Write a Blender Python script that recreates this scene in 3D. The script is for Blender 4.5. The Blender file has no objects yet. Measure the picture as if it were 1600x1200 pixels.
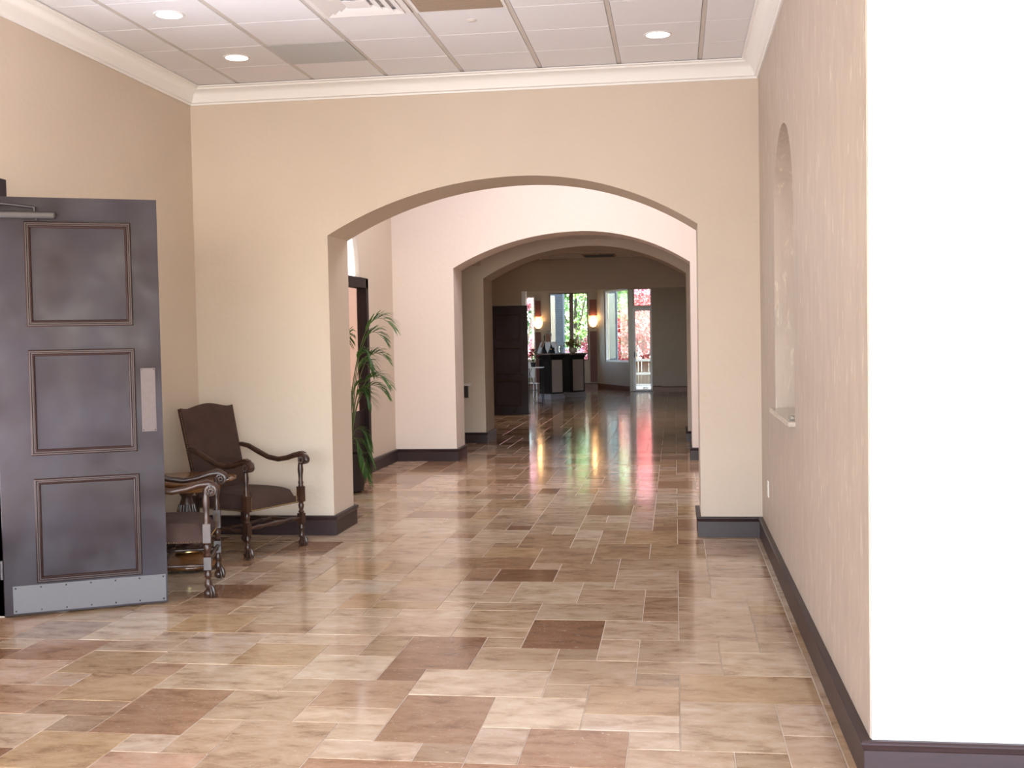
import bpy, math, random
from mathutils import Vector, Matrix
PI = math.pi
random.seed(11)
scn = bpy.context.scene
col = scn.collection

# ------------------------------------------------------------------ camera
CAM_H = 1.6
YAW, PITCH, ROLL, FPX = 0.140253, 0.039313, -0.018552, 1808.436139
def cam_axes():
    f = Vector((-math.sin(YAW)*math.cos(PITCH), math.cos(YAW)*math.cos(PITCH), -math.sin(PITCH)))
    r = f.cross(Vector((0, 0, 1))).normalized(); u = r.cross(f)
    c, s = math.cos(ROLL), math.sin(ROLL)
    return c*r+s*u, -s*r+c*u, f
cr, cu, cf = cam_axes()
cam = bpy.data.cameras.new('camera'); cam_o = bpy.data.objects.new('camera', cam); col.objects.link(cam_o)
m = Matrix(((cr.x, cu.x, -cf.x, 0), (cr.y, cu.y, -cf.y, 0), (cr.z, cu.z, -cf.z, CAM_H), (0, 0, 0, 1)))
cam_o.matrix_world = m
cam.sensor_width = 36; cam.lens = 36*FPX/1600; cam.clip_start = .05; cam.clip_end = 300
scn.camera = cam_o

# ------------------------------------------------------------------ view, world, sun, daylight
scn.view_settings.view_transform = 'Standard'; scn.view_settings.look = 'None'
scn.view_settings.gamma = 1; scn.view_settings.use_curve_mapping = False
scn.view_settings.exposure = 0.27
scn.cycles.use_denoising = True
scn.cycles.max_bounces = 10; scn.cycles.diffuse_bounces = 6; scn.cycles.glossy_bounces = 5
scn.cycles.transmission_bounces = 8; scn.cycles.transparent_max_bounces = 12
scn.cycles.sample_clamp_indirect = 6
w = bpy.data.worlds.new('world'); scn.world = w; w.use_nodes = True
wn = w.node_tree.nodes; wl = w.node_tree.links
sky = wn.new('ShaderNodeTexSky'); sky.sky_type = 'NISHITA'; sky.sun_disc = False
sky.sun_elevation = math.radians(52); sky.sun_rotation = math.radians(150)
bgn = wn['Background']; bgn.inputs['Strength'].default_value = 1.9
wl.new(sky.outputs[0], bgn.inputs['Color'])

def light(kind, name, loc, energy, color, target=None, size=None, sizey=None, spot=None, blend=.3, angle=None):
    l = bpy.data.lights.new(name, kind); l.energy = energy; l.color = color
    if kind == 'AREA':
        l.shape = 'RECTANGLE'; l.size = size; l.size_y = sizey or size
    if kind == 'SPOT':
        l.spot_size = spot; l.spot_blend = blend; l.shadow_soft_size = size or .05
    if kind == 'POINT': l.shadow_soft_size = size or .05
    if kind == 'SUN': l.angle = angle or .01
    o = bpy.data.objects.new(name, l); col.objects.link(o); o.location = loc
    if target is not None:
        o.rotation_euler = (Vector(target)-Vector(loc)).to_track_quat('-Z', 'Y').to_euler()
    return o
light('SUN', 'sun', (10, 10, 30), 23.0, (1, .95, .86), target=(10-12, 10+20, 30-27))
# daylight entering by the windows of the rooms
light('AREA', 'window_daylight', (2.6, -3.9, 1.8), 215, (.90, .94, 1.0), target=(2.0, 4, 2.3), size=5.5, sizey=2.7)
light('AREA', 'window_daylight', (-2.2, -3.9, 1.8), 240, (.92, .94, 1.0), target=(-1.6, 6, 2.9), size=3.2, sizey=2.7)
light('AREA', 'window_daylight', (6.3, .4, 1.7), 70, (.92, .95, 1.0), target=(0, 1.6, 2.2), size=4.5, sizey=2.7)
light('AREA', 'doorway_daylight', (-4.25, 5.15, .95), 118, (.90, .92, 1.0), target=(-2.5, 6.0, 3.9), size=2.1, sizey=1.6)
light('AREA', 'skylight_daylight', (-1.2, 12.4, 5.05), 145, (1.0, .95, .98), target=(-1.2, 12.4, 0), size=2.6, sizey=2.6)

# ------------------------------------------------------------------ materials
def new_mat(name):
    mt = bpy.data.materials.new(name); mt.use_nodes = True
    nt = mt.node_tree; return mt, nt, nt.nodes['Principled BSDF']
def setp(b, color=None, rough=None, metal=None, spec=None, coat=None, emis=None, es=None, trans=None, ior=None, sheen=None):
    if color: b.inputs['Base Color'].default_value = (*color, 1)
    if rough is not None: b.inputs['Roughness'].default_value = rough
    if metal is not None: b.inputs['Metallic'].default_value = metal
    if spec is not None: b.inputs['Specular IOR Level'].default_value = spec
    if coat is not None: b.inputs['Coat Weight'].default_value = coat; b.inputs['Coat Roughness'].default_value = .12
    if emis: b.inputs['Emission Color'].default_value = (*emis, 1); b.inputs['Emission Strength'].default_value = es
    if trans is not None: b.inputs['Transmission Weight'].default_value = trans
    if ior: b.inputs['IOR'].default_value = ior
    if sheen is not None: b.inputs['Sheen Weight'].default_value = sheen
def mat(name, color, rough=.5, vary=.0, scale=20, bump=0, bscale=None, stretch=None, dark=None, coord='Object', **k):
    mt, nt, b = new_mat(name); setp(b, color, rough, **k)
    N, L = nt.nodes, nt.links
    tc = N.new('ShaderNodeTexCoord'); mp = N.new('ShaderNodeMapping')
    L.new(tc.outputs[coord], mp.inputs[0])
    if stretch: mp.inputs['Scale'].default_value = stretch
    if vary or dark:
        no = N.new('ShaderNodeTexNoise'); no.inputs['Scale'].default_value = scale; no.inputs['Detail'].default_value = 5
        L.new(mp.outputs[0], no.inputs[0])
        rp = N.new('ShaderNodeValToRGB'); L.new(no.outputs[0], rp.inputs[0])
        rp.color_ramp.elements[0].position = .3; rp.color_ramp.elements[1].position = .7
        d = dark or tuple(c*(1-vary) for c in color)
        rp.color_ramp.elements[0].color = (*d, 1); rp.color_ramp.elements[1].color = (*color, 1)
        L.new(rp.outputs[0], b.inputs['Base Color'])
    if bump:
        n2 = N.new('ShaderNodeTexNoise'); n2.inputs['Scale'].default_value = bscale or scale*3; n2.inputs['Detail'].default_value = 4
        L.new(mp.outputs[0], n2.inputs[0])
        bp = N.new('ShaderNodeBump'); bp.inputs['Strength'].default_value = bump; bp.inputs['Distance'].default_value = .01
        L.new(n2.outputs[0], bp.inputs['Height']); L.new(bp.outputs[0], b.inputs['Normal'])
    return mt
M = {}
M['wall'] = mat('wall_paint', (.60, .51, .42), .62, vary=.05, scale=1.3, bump=.25, bscale=22)
M['plaster'] = mat('trowelled_plaster', (.53, .45, .375), .5, vary=.14, scale=9, bump=.35, bscale=30, stretch=(1, 1, .3))
nt_ = M['plaster'].node_tree; b_ = nt_.nodes['Principled BSDF']; src = b_.inputs['Base Color'].links[0].from_socket
tc_ = nt_.nodes.new('ShaderNodeTexCoord'); mp_ = nt_.nodes.new('ShaderNodeMapping'); mp_.inputs['Scale'].default_value = (1, 1, .28); q_ = nt_.nodes.new('ShaderNodeTexNoise'); q_.inputs['Scale'].default_value = 26; q_.inputs['Detail'].default_value = 4; q_.inputs['Distortion'].default_value = .6
cr_ = nt_.nodes.new('ShaderNodeValToRGB'); cr_.color_ramp.elements[0].position = .60; cr_.color_ramp.elements[1].position = .70; cr_.color_ramp.elements[1].color = (.42, .42, .42, 1)
mx_ = nt_.nodes.new('ShaderNodeMix'); mx_.data_type = 'RGBA'; mx_.inputs[7].default_value = (.80, .74, .62, 1)  # pale flecks: grazing-light highlights on the plaster, put into its colour
nt_.links.new(tc_.outputs['Object'], mp_.inputs[0]); nt_.links.new(mp_.outputs[0], q_.inputs[0]); nt_.links.new(q_.outputs[0], cr_.inputs[0]); nt_.links.new(cr_.outputs[0], mx_.inputs[0]); nt_.links.new(src, mx_.inputs[6]); nt_.links.new(mx_.outputs[2], b_.inputs['Base Color'])
M['litwall'] = mat('lit_wall_paint', (.66, .64, .63), .6, vary=.03, scale=2, bump=.3, bscale=14)  # wall paint whitened to hold the strong daylight on this face
M['skylitwall'] = mat('skylit_wall_paint', (.80, .71, .65), .62, vary=.03, scale=1.3, bump=.2, bscale=20)  # wall paint made paler and pinker, carrying the skylight that falls there
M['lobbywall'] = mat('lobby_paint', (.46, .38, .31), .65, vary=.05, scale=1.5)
M['trim'] = mat('white_trim', (.86, .85, .83), .4)
M['casing'] = mat('light_casing', (.72, .70, .68), .4)
M['ceil'] = mat('ceiling_tile', (.86, .86, .90), .85, vary=.06, scale=160, bump=.3, bscale=300)
M['ceilgap'] = mat('ceiling_grid_metal', (.62, .58, .55), .5)
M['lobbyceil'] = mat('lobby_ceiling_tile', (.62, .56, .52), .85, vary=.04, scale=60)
M['base'] = mat('dark_stained_baseboard', (.036, .019, .020), .4, vary=.25, scale=8, stretch=(1, 1, 6), spec=.35)
M['redbase'] = mat('red_brown_baseboard', (.16, .06, .04), .4)
M['door'] = mat('dark_stained_door', (.033, .026, .035), .40, dark=(.020, .011, .011), scale=2.2, spec=.16)
nt_ = M['door'].node_tree; b_ = nt_.nodes['Principled BSDF']; q_ = nt_.nodes.new('ShaderNodeTexNoise'); q_.inputs['Scale'].default_value = 3.2; q_.inputs['Detail'].default_value = 3
mr_ = nt_.nodes.new('ShaderNodeMapRange'); mr_.inputs[1].default_value = .35; mr_.inputs[2].default_value = .68; mr_.inputs[3].default_value = .52; mr_.inputs[4].default_value = .27
g_ = nt_.nodes.new('ShaderNodeTexCoord'); nt_.links.new(g_.outputs['Object'], q_.inputs[0]); nt_.links.new(q_.outputs[0], mr_.inputs[0]); nt_.links.new(mr_.outputs[0], b_.inputs['Roughness'])
M['doormold'] = mat('door_moulding', (.030, .014, .012), .4, spec=.3)
M['steel'] = mat('brushed_steel', (.12, .11, .115), .5, vary=.1, scale=30, stretch=(1, 1, 14), metal=.5)
M['bronze'] = mat('bronze_metal', (.05, .042, .04), .45, metal=.5)
M['plate'] = mat('push_plate_metal', (.095, .072, .07), .5, vary=.1, scale=40, metal=.6)
M['chairwood'] = mat('walnut_turned_wood', (.055, .022, .012), .38, dark=(.022, .009, .006), scale=14, coat=.08)
M['tablewood'] = mat('polished_table_wood', (.20, .085, .03), .22, dark=(.10, .04, .015), scale=6, coat=.25)
M['fabric'] = mat('brown_upholstery', (.058, .027, .020), .85, dark=(.034, .015, .011), scale=9, bump=.4, bscale=240)
M['brass'] = mat('brass_nail', (.62, .45, .20), .3, metal=1)
M['outlet'] = mat('white_plastic', (.85, .83, .8), .35)
M['black'] = mat('black_metal', (.012, .012, .014), .35)
M['podium'] = mat('black_stained_wood', (.008, .005, .006), .4)
M['podpanel_lit'] = mat('lit_podium_panel', (.40, .33, .30), .45)  # right-hand faces coloured lighter, as lit from the glass door
M['podglint'] = mat('glinting_plinth', (.34, .32, .36), .2, coat=.5)  # bluish window glints on the plinth given as its base colour
M['granite'] = mat('counter_stone', (.30, .24, .20), .2, dark=(.16, .12, .10), scale=40)
M['redpanel'] = mat('red_brown_panel', (.14, .035, .025), .5)
M['mullion'] = mat('window_frame_brown', (.10, .055, .045), .4)
M['whitef'] = mat('white_window_frame', (.80, .80, .84), .35)
M['brick'] = mat('grey_brick', (.12, .13, .15), .8, vary=.3, scale=6, bump=.3, bscale=60)
M['mortar'] = mat('mortar', (.18, .19, .20), .9)
M['gatewood'] = mat('cedar_board', (.20, .09, .045), .7, dark=(.13, .055, .025), scale=5, stretch=(6, 6, 1))
M['paving'] = mat('patio_paving', (.45, .42, .38), .8, vary=.2, scale=2)
M['lawn'] = mat('lawn', (.10, .17, .04), .9, vary=.4, scale=6)
M['bark'] = mat('bark', (.10, .07, .05), .9, vary=.4, scale=8, bump=.5)
M['skin'] = mat('skin', (.42, .22, .16), .5)
M['hair'] = mat('silver_hair', (.55, .53, .50), .7, vary=.2, scale=60)
M['shirt'] = mat('white_shirt', (.78, .80, .86), .7)
M['vest'] = mat('black_vest', (.015, .015, .022), .6)
M['gold'] = mat('brass_badge', (.75, .5, .2), .35, metal=.6)
M['pot'] = mat('dark_pot', (.022, .014, .013), .5, vary=.2, scale=10)
M['soil'] = mat('soil', (.03, .02, .015), .95)
M['cane'] = mat('palm_cane', (.12, .16, .05), .5)
M['vase'] = mat('tan_vase', (.42, .33, .22), .35)
M['grey_grille'] = mat('perforated_grille', (.52, .53, .53), .6)
M['tangrille'] = mat('tan_grille', (.36, .27, .20), .6)
M['peach'] = mat('peach_plaster', (.72, .47, .36), .7, vary=.04, scale=2)
M['frame2'] = mat('black_brown_frame', (.018, .010, .010), .55, spec=.2)
M['white'] = mat('matt_white', (.82, .80, .80), .5)
M['sillstone'] = mat('sill_stone', (.50, .44, .38), .15, vary=.25, scale=30)

def leafmat(name, c0, c1, c2):
    mt, nt, b = new_mat(name); N, L = nt.nodes, nt.links
    g = N.new('ShaderNodeNewGeometry'); rp = N.new('ShaderNodeValToRGB')
    L.new(g.outputs['Random Per Island'], rp.inputs[0])
    e = rp.color_ramp.elements; e[0].color = (*c0, 1); e[1].color = (*c2, 1); x = e.new(.5); x.color = (*c1, 1)
    L.new(rp.outputs[0], b.inputs['Base Color']); b.inputs['Roughness'].default_value = .45
    tr = N.new('ShaderNodeBsdfTranslucent'); L.new(rp.outputs[0], tr.inputs[0])
    mx = N.new('ShaderNodeMixShader'); mx.inputs[0].default_value = .35
    L.new(b.outputs[0], mx.inputs[1]); L.new(tr.outputs[0], mx.inputs[2])
    L.new(mx.outputs[0], N['Material Output'].inputs[0]); return mt
M['palm'] = leafmat('palm_leaf', (.03, .09, .02), (.07, .16, .03), (.14, .26, .06))
M['leafg'] = leafmat('green_leaf', (.10, .22, .05), (.30, .46, .14), (.55, .62, .30))
M['leafd'] = leafmat('dark_green_leaf', (.03, .07, .03), (.08, .16, .06), (.20, .30, .12))
M['leafr'] = leafmat('red_leaf', (.20, .02, .02), (.55, .07, .06), (.85, .38, .34))
M['leafp'] = leafmat('pink_leaf', (.50, .12, .16), (.80, .38, .46), (.90, .70, .72))
M['leafo'] = leafmat('dried_flower', (.20, .08, .02), (.36, .20, .06), (.10, .12, .03))
M['poins'] = leafmat('poinsettia_bract', (.30, .01, .01), (.50, .02, .03), (.6, .05, .05))

def glass(name, tint=(1, 1, 1), rough=0.0, reflect=.10):
    mt, nt, b = new_mat(name); N, L = nt.nodes, nt.links
    t = N.new('ShaderNodeBsdfTransparent'); t.inputs[0].default_value = (*tint, 1)
    g = N.new('ShaderNodeBsdfGlossy'); g.inputs['Roughness'].default_value = rough
    mx = N.new('ShaderNodeMixShader'); mx.inputs[0].default_value = reflect
    L.new(t.outputs[0], mx.inputs[1]); L.new(g.outputs[0], mx.inputs[2]); L.new(mx.outputs[0], N['Material Output'].inputs[0])
    return mt
M['glass'] = glass('window_glass', (.97, 1, .98), 0, .035)
M['doorglass'] = glass('door_glass', (.97, 1, .98), 0, .012)
M['clear'] = glass('clear_glass', (.9, .95, .95), .02, .25)

def emit(name, c, s):
    mt, nt, b = new_mat(name); setp(b, (.8, .8, .8), .4, emis=c, es=s); return mt
M['daylight_glow'] = emit('glowing_daylight_pane', (.92, .92, 1), 1.0)  # pane emits on its own, standing in for daylight behind it
mt, nt, b = new_mat('bronze_mirror_glass'); setp(b, (.95, .70, .60), .07, metal=1.0); M['bronzeglass'] = mt
M['lamp'] = emit('lamp_glow', (1, .93, .90), 9)
M['lobbylamp'] = emit('warm_lamp_glow', (1, .72, .42), 3)
M['bowl'] = emit('sconce_glass_glow', (1, .66, .30), 2.6)

def travertine(name, per_island):
    mt, nt, b = new_mat(name); N, L = nt.nodes, nt.links
    tc = N.new('ShaderNodeTexCoord'); geo = N.new('ShaderNodeNewGeometry'); oi = N.new('ShaderNodeObjectInfo')
    rnd = geo.outputs['Random Per Island'] if per_island else oi.outputs['Random']
    off = N.new('ShaderNodeMath'); off.operation = 'MULTIPLY'; off.inputs[1].default_value = 37.; L.new(rnd, off.inputs[0])
    cmb = N.new('ShaderNodeCombineXYZ'); L.new(off.outputs[0], cmb.inputs[0]); L.new(off.outputs[0], cmb.inputs[2])
    add = N.new('ShaderNodeVectorMath'); add.operation = 'ADD'
    L.new(geo.outputs['Position'], add.inputs[0]); L.new(cmb.outputs[0], add.inputs[1])
    mp = N.new('ShaderNodeMapping'); mp.inputs['Scale'].default_value = (1.0, 2.0, 1); L.new(add.outputs[0], mp.inputs[0])
    n1 = N.new('ShaderNodeTexNoise'); n1.inputs['Scale'].default_value = 5.0; n1.inputs['Detail'].default_value = 9; n1.inputs['Roughness'].default_value = .68; n1.inputs['Distortion'].default_value = .35
    L.new(mp.outputs[0], n1.inputs[0])
    rp = N.new('ShaderNodeValToRGB'); L.new(n1.outputs[0], rp.inputs[0])
    e = rp.color_ramp.elements
    e[0].position = .32; e[0].color = (.56, .46, .40, 1); e[1].position = .66; e[1].color = (1.12, 1.12, 1.13, 1)
    x = e.new(.47); x.color = (.92, .85, .78, 1)
    base = N.new('ShaderNodeMix'); base.data_type = 'RGBA'; base.blend_type = 'MULTIPLY'; base.inputs[0].default_value = 1
    if per_island:
        tr = N.new('ShaderNodeValToRGB'); L.new(geo.outputs['Random Per Island'], tr.inputs[0]); tr.color_ramp.interpolation = 'CONSTANT'
        te = tr.color_ramp.elements; te[0].position = 0; te[0].color = (.25, .145, .09, 1); te[1].position = .10; te[1].color = (.37, .235, .155, 1)
        for p_, c_ in ((.28, (.46, .315, .215)), (.5, (.52, .375, .28)), (.7, (.57, .43, .335)), (.88, (.44, .29, .18))):
            q = te.new(p_); q.color = (*c_, 1)
        L.new(tr.outputs[0], base.inputs[6])
    else:
        L.new(oi.outputs['Color'], base.inputs[6])
    L.new(rp.outputs[0], base.inputs[7])
    # pale filled pits
    vo = N.new('ShaderNodeTexNoise'); vo.inputs['Scale'].default_value = 46; vo.inputs['Detail'].default_value = 3; vo.inputs['Distortion'].default_value = 1.5
    mp2 = N.new('ShaderNodeMapping'); mp2.inputs['Scale'].default_value = (.8, 1.5, 1); L.new(add.outputs[0], mp2.inputs[0]); L.new(mp2.outputs[0], vo.inputs[0])
    r2 = N.new('ShaderNodeValToRGB'); L.new(vo.outputs[0], r2.inputs[0]); r2.color_ramp.elements[0].position = .655; r2.color_ramp.elements[1].position = .70
    r2.color_ramp.elements[0].color = (0, 0, 0, 1); r2.color_ramp.elements[1].color = (.55, .55, .55, 1)
    mx = N.new('ShaderNodeMix'); mx.data_type = 'RGBA'; L.new(r2.outputs[0], mx.inputs[0]); L.new(base.outputs[2], mx.inputs[6]); mx.inputs[7].default_value = (.66, .56, .48, 1)
    L.new(mx.outputs[2], b.inputs['Base Color'])
    n3 = N.new('ShaderNodeTexNoise'); n3.inputs['Scale'].default_value = 2.2; n3.inputs['Detail'].default_value = 4; L.new(geo.outputs['Position'], n3.inputs[0])
    mr = N.new('ShaderNodeMapRange'); mr.inputs[3].default_value = .06; mr.inputs[4].default_value = .17; L.new(n3.outputs[0], mr.inputs[0])
    L.new(mr.outputs[0], b.inputs['Roughness'])
    n4 = N.new('ShaderNodeTexNoise'); n4.inputs['Scale'].default_value = 5; n4.inputs['Detail'].default_value = 2; L.new(add.outputs[0], n4.inputs[0])
    bp = N.new('ShaderNodeBump'); bp.inputs['Strength'].default_value = .05; bp.inputs['Distance'].default_value = .02
    L.new(n4.outputs[0], bp.inputs['Height']); L.new(bp.outputs[0], b.inputs['Normal'])
    b.inputs['Specular IOR Level'].default_value = .55
    return mt
M['tile'] = travertine('travertine', False)
M['tilefield'] = travertine('travertine_field', True)
M['grout'] = mat('grout', (.56, .48, .40), .8)

# ------------------------------------------------------------------ mesh builder
class MB:
    def __init__(s): s.v = []; s.f = []; s.T = Matrix.Identity(4)
    def add(s, vs, fs):
        n = len(s.v); s.v += [tuple(s.T @ Vector(p)) for p in vs]; s.f += [tuple(i+n for i in f) for f in fs]; return s
    def box(s, x0, x1, y0, y1, z0, z1):
        x0, x1 = sorted((x0, x1)); y0, y1 = sorted((y0, y1)); z0, z1 = sorted((z0, z1))
        return s.add([(x0,y0,z0),(x1,y0,z0),(x1,y1,z0),(x0,y1,z0),(x0,y0,z1),(x1,y0,z1),(x1,y1,z1),(x0,y1,z1)],
                     [(3,2,1,0),(4,5,6,7),(0,1,5,4),(1,2,6,5),(2,3,7,6),(3,0,4,7)])
    def lathe(s, prof, seg=16, c=(0, 0, 0), sx=1, sy=1):
        vs = []; fs = []; n = len(prof)
        for r, z in prof:
            for k in range(seg):
                a = 2*PI*k/seg; vs.append((c[0]+r*sx*math.cos(a), c[1]+r*sy*math.sin(a), c[2]+z))
        for i in range(n-1):
            for k in range(seg):
                k2 = (k+1) % seg; fs.append((i*seg+k, i*seg+k2, (i+1)*seg+k2, (i+1)*seg+k))
        fs.append(tuple(range(seg))[::-1]); fs.append(tuple((n-1)*seg+k for k in range(seg)))
        return s.add(vs, fs)
    def tube(s, pts, rad, seg=8, flat=1.0):
        pts = [Vector(p) for p in pts]; n = len(pts)
        if not hasattr(rad, '__len__'): rad = [rad]*n
        vs = []; fs = []
        t0 = (pts[1]-pts[0]).normalized(); up = Vector((0, 0, 1)) if abs(t0.z) < .9 else Vector((1, 0, 0))
        a = t0.cross(up).normalized()
        for i, p in enumerate(pts):
            t = (pts[min(i+1, n-1)]-pts[max(i-1, 0)]).normalized()
            a = (a-t*a.dot(t)).normalized(); b = t.cross(a)
            for k in range(seg):
                q = 2*PI*k/seg; vs.append(tuple(p+(a*math.cos(q)*flat+b*math.sin(q))*rad[i]))
        for i in range(n-1):
            for k in range(seg):
                k2 = (k+1) % seg; fs.append((i*seg+k, i*seg+k2, (i+1)*seg+k2, (i+1)*seg+k))
        fs.append(tuple(range(seg))[::-1]); fs.append(tuple((n-1)*seg+k for k in range(seg)))
        return s.add(vs, fs)
    def ball(s, c, r, seg=10, rings=6, sz=1, sx=1, sy=1):
        prof = [(max(1e-4, r*math.sin(PI*i/rings)), -r*sz*math.cos(PI*i/rings)) for i in range(rings+1)]
        return s.lathe(prof, seg, c, sx, sy)
    def prism(s, poly, axis_fn, a, b):
        n = len(poly)
        vs = [axis_fn(p, a) for p in poly]+[axis_fn(p, b) for p in poly]
        fs = [tuple(range(n)), tuple(range(2*n-1, n-1, -1))]+[(i, i+n, (i+1) % n+n, (i+1) % n) for i in range(n)]
        return s.add(vs, fs)
    def mesh(s, name, material, smooth=False):
        me = bpy.data.meshes.new(name); me.from_pydata(s.v, [], s.f)
        if material: me.materials.append(material)
        if smooth:
            for p in me.polygons: p.use_smooth = True
        me.update(); return me
    def build(s, name, material, parent=None, smooth=False, bevel=0, recalc=False, loc=None, kind=None):
        me = s.mesh(name, material, False)
        import bmesh
        bm = bmesh.new(); bm.from_mesh(me); bmesh.ops.recalc_face_normals(bm, faces=bm.faces)
        bm.to_mesh(me); bm.free()
        if smooth:
            for p in me.polygons: p.use_smooth = True
            try: me.set_sharp_from_angle(angle=math.radians(40))
            except Exception: pass
        o = bpy.data.objects.new(name, me); col.objects.link(o)
        if parent: o.parent = parent
        if loc: o.location = loc
        if bevel:
            bv = o.modifiers.new('bevel', 'BEVEL'); bv.width = bevel; bv.segments = 2; bv.limit_method = 'ANGLE'
        if kind: o['kind'] = kind
        return o
def struct(name, mb, material, parent=None, **k):
    o = mb.build(name, material, parent, **k)
    if not parent: o['kind'] = 'structure'
    return o
def tag(o, label, cat, group=None):
    o['label'] = label; o['category'] = cat
    if group: o['group'] = group
    return o
def thing(name, label, cat, loc=(0, 0, 0), rz=0, group=None):
    o = bpy.data.objects.new(name, None); col.objects.link(o); o.location = loc; o.rotation_euler = (0, 0, rz); o.empty_display_size = .1
    return tag(o, label, cat, group)
def copy_tree(o, parent=None):
    c = o.copy(); col.objects.link(c); c.parent = parent
    for ch in list(o.children): copy_tree(ch, c)
    return c

def frame_T(p0, p1):
    d = Vector((p1[0]-p0[0], p1[1]-p0[1], 0)); L = d.length; d.normalize()
    n = Vector((d.y, -d.x, 0))                      # room side
    return Matrix(((d.x, n.x, 0, p0[0]), (d.y, n.y, 0, p0[1]), (0, 0, 1, 0), (0, 0, 0, 1))), L
def wall_seg(mb, p0, p1, z0, z1, holes=(), th=.2):
    """wall behind the line p0-p1 (room on the right hand), rectangular holes (s0,s1,z0,z1)"""
    mb.T, L = frame_T(p0, p1)
    ss = sorted({0, L}|{h[0] for h in holes}|{h[1] for h in holes}); zs = sorted({z0, z1}|{h[2] for h in holes}|{h[3] for h in holes})
    for i in range(len(ss)-1):
        run = None
        for j in range(len(zs)-1):
            sm, zm = (ss[i]+ss[i+1])/2, (zs[j]+zs[j+1])/2
            inh = any(h[0] < sm < h[1] and h[2] < zm < h[3] for h in holes)
            if inh:
                if run is not None: mb.box(ss[i], ss[i+1], -th, 0, run, zs[j]); run = None
            elif run is None: run = zs[j]
        if run is not None: mb.box(ss[i], ss[i+1], -th, 0, run, zs[-1])
    mb.T = Matrix.Identity(4); return mb
def arch_wall(mb, p0, p1, ztop, s0, s1, zs, za, sm=None, th=.5, zsill=None, n=36, ell=False):
    """wall with an arched opening s0..s1, springing zs, apex za"""
    mb.T, L = frame_T(p0, p1)
    if sm is None: sm = (s0+s1)/2
    mb.box(0, s0, -th, 0, 0, ztop); mb.box(s1, L, -th, 0, 0, ztop)
    if zsill: mb.box(s0, s1, -th, 0, 0, zsill)
    rise = za-zs; hw = (s1-s0)/2; Rr = (hw*hw+rise*rise)/(2*rise)
    def z(s):
        t = (s-sm)/((s1-sm) if s > sm else (sm-s0))
        t = max(-1, min(1, t))
        if ell: return zs+rise*math.sqrt(max(0, 1-t*t))
        return za-(Rr-math.sqrt(Rr*Rr-(t*hw)**2))
    xs = [s0+(s1-s0)*(.5-.5*math.cos(PI*i/n)) for i in range(n+1)] if ell else [s0+(s1-s0)*i/n for i in range(n+1)]
    vs = []; fs = []
    for s in xs: vs += [(s, 0, z(s)), (s, 0, ztop), (s, -th, z(s)), (s, -th, ztop)]
    for i in range(n):
        a = i*4; b = a+4; fs += [(a, b, b+1, a+1), (a+2, a+3, b+3, b+2), (a, a+2, b+2, b), (a+1, b+1, b+3, a+3)]
    mb.add(vs, fs); mb.T = Matrix.Identity(4); return mb
def sweep(path, prof, close_ends=True):
    """profile (out, z) along a plan polyline; room on the right of travel; mitred"""
    P = [Vector((p[0], p[1])) for p in path]; n = len(P); rings = []
    for i in range(n):
        d1 = (P[i]-P[i-1]).normalized() if i else None; d2 = (P[i+1]-P[i]).normalized() if i < n-1 else None
        if d1 is None: d1 = d2
        if d2 is None: d2 = d1
        n1 = Vector((d1.y, -d1.x)); n2 = Vector((d2.y, -d2.x)); mt = n1+n2; mt = mt/(mt.dot(n1))
        rings.append([(P[i].x+mt.x*o_, P[i].y+mt.y*o_, z_) for o_, z_ in prof])
    mb = MB(); k = len(prof); vs = [p for r in rings for p in r]; fs = []
    for i in range(n-1):
        for j in range(k):
            j2 = (j+1) % k; fs.append((i*k+j, (i+1)*k+j, (i+1)*k+j2, i*k+j2))
    fs.append(tuple(range(k))); fs.append(tuple((n-1)*k+j for j in range(k))[::-1])
    return mb.add(vs, fs)

# ------------------------------------------------------------------ layout numbers (metres)
XR, XL = .667, -3.964
YA, YA2 = 9.245, 9.83
YC = 4.18
ZC = 3.72
Y2, Y2b = 14.95, 15.55
Y3, Y3b = 17.56, 18.4
YH = 24.0

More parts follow.
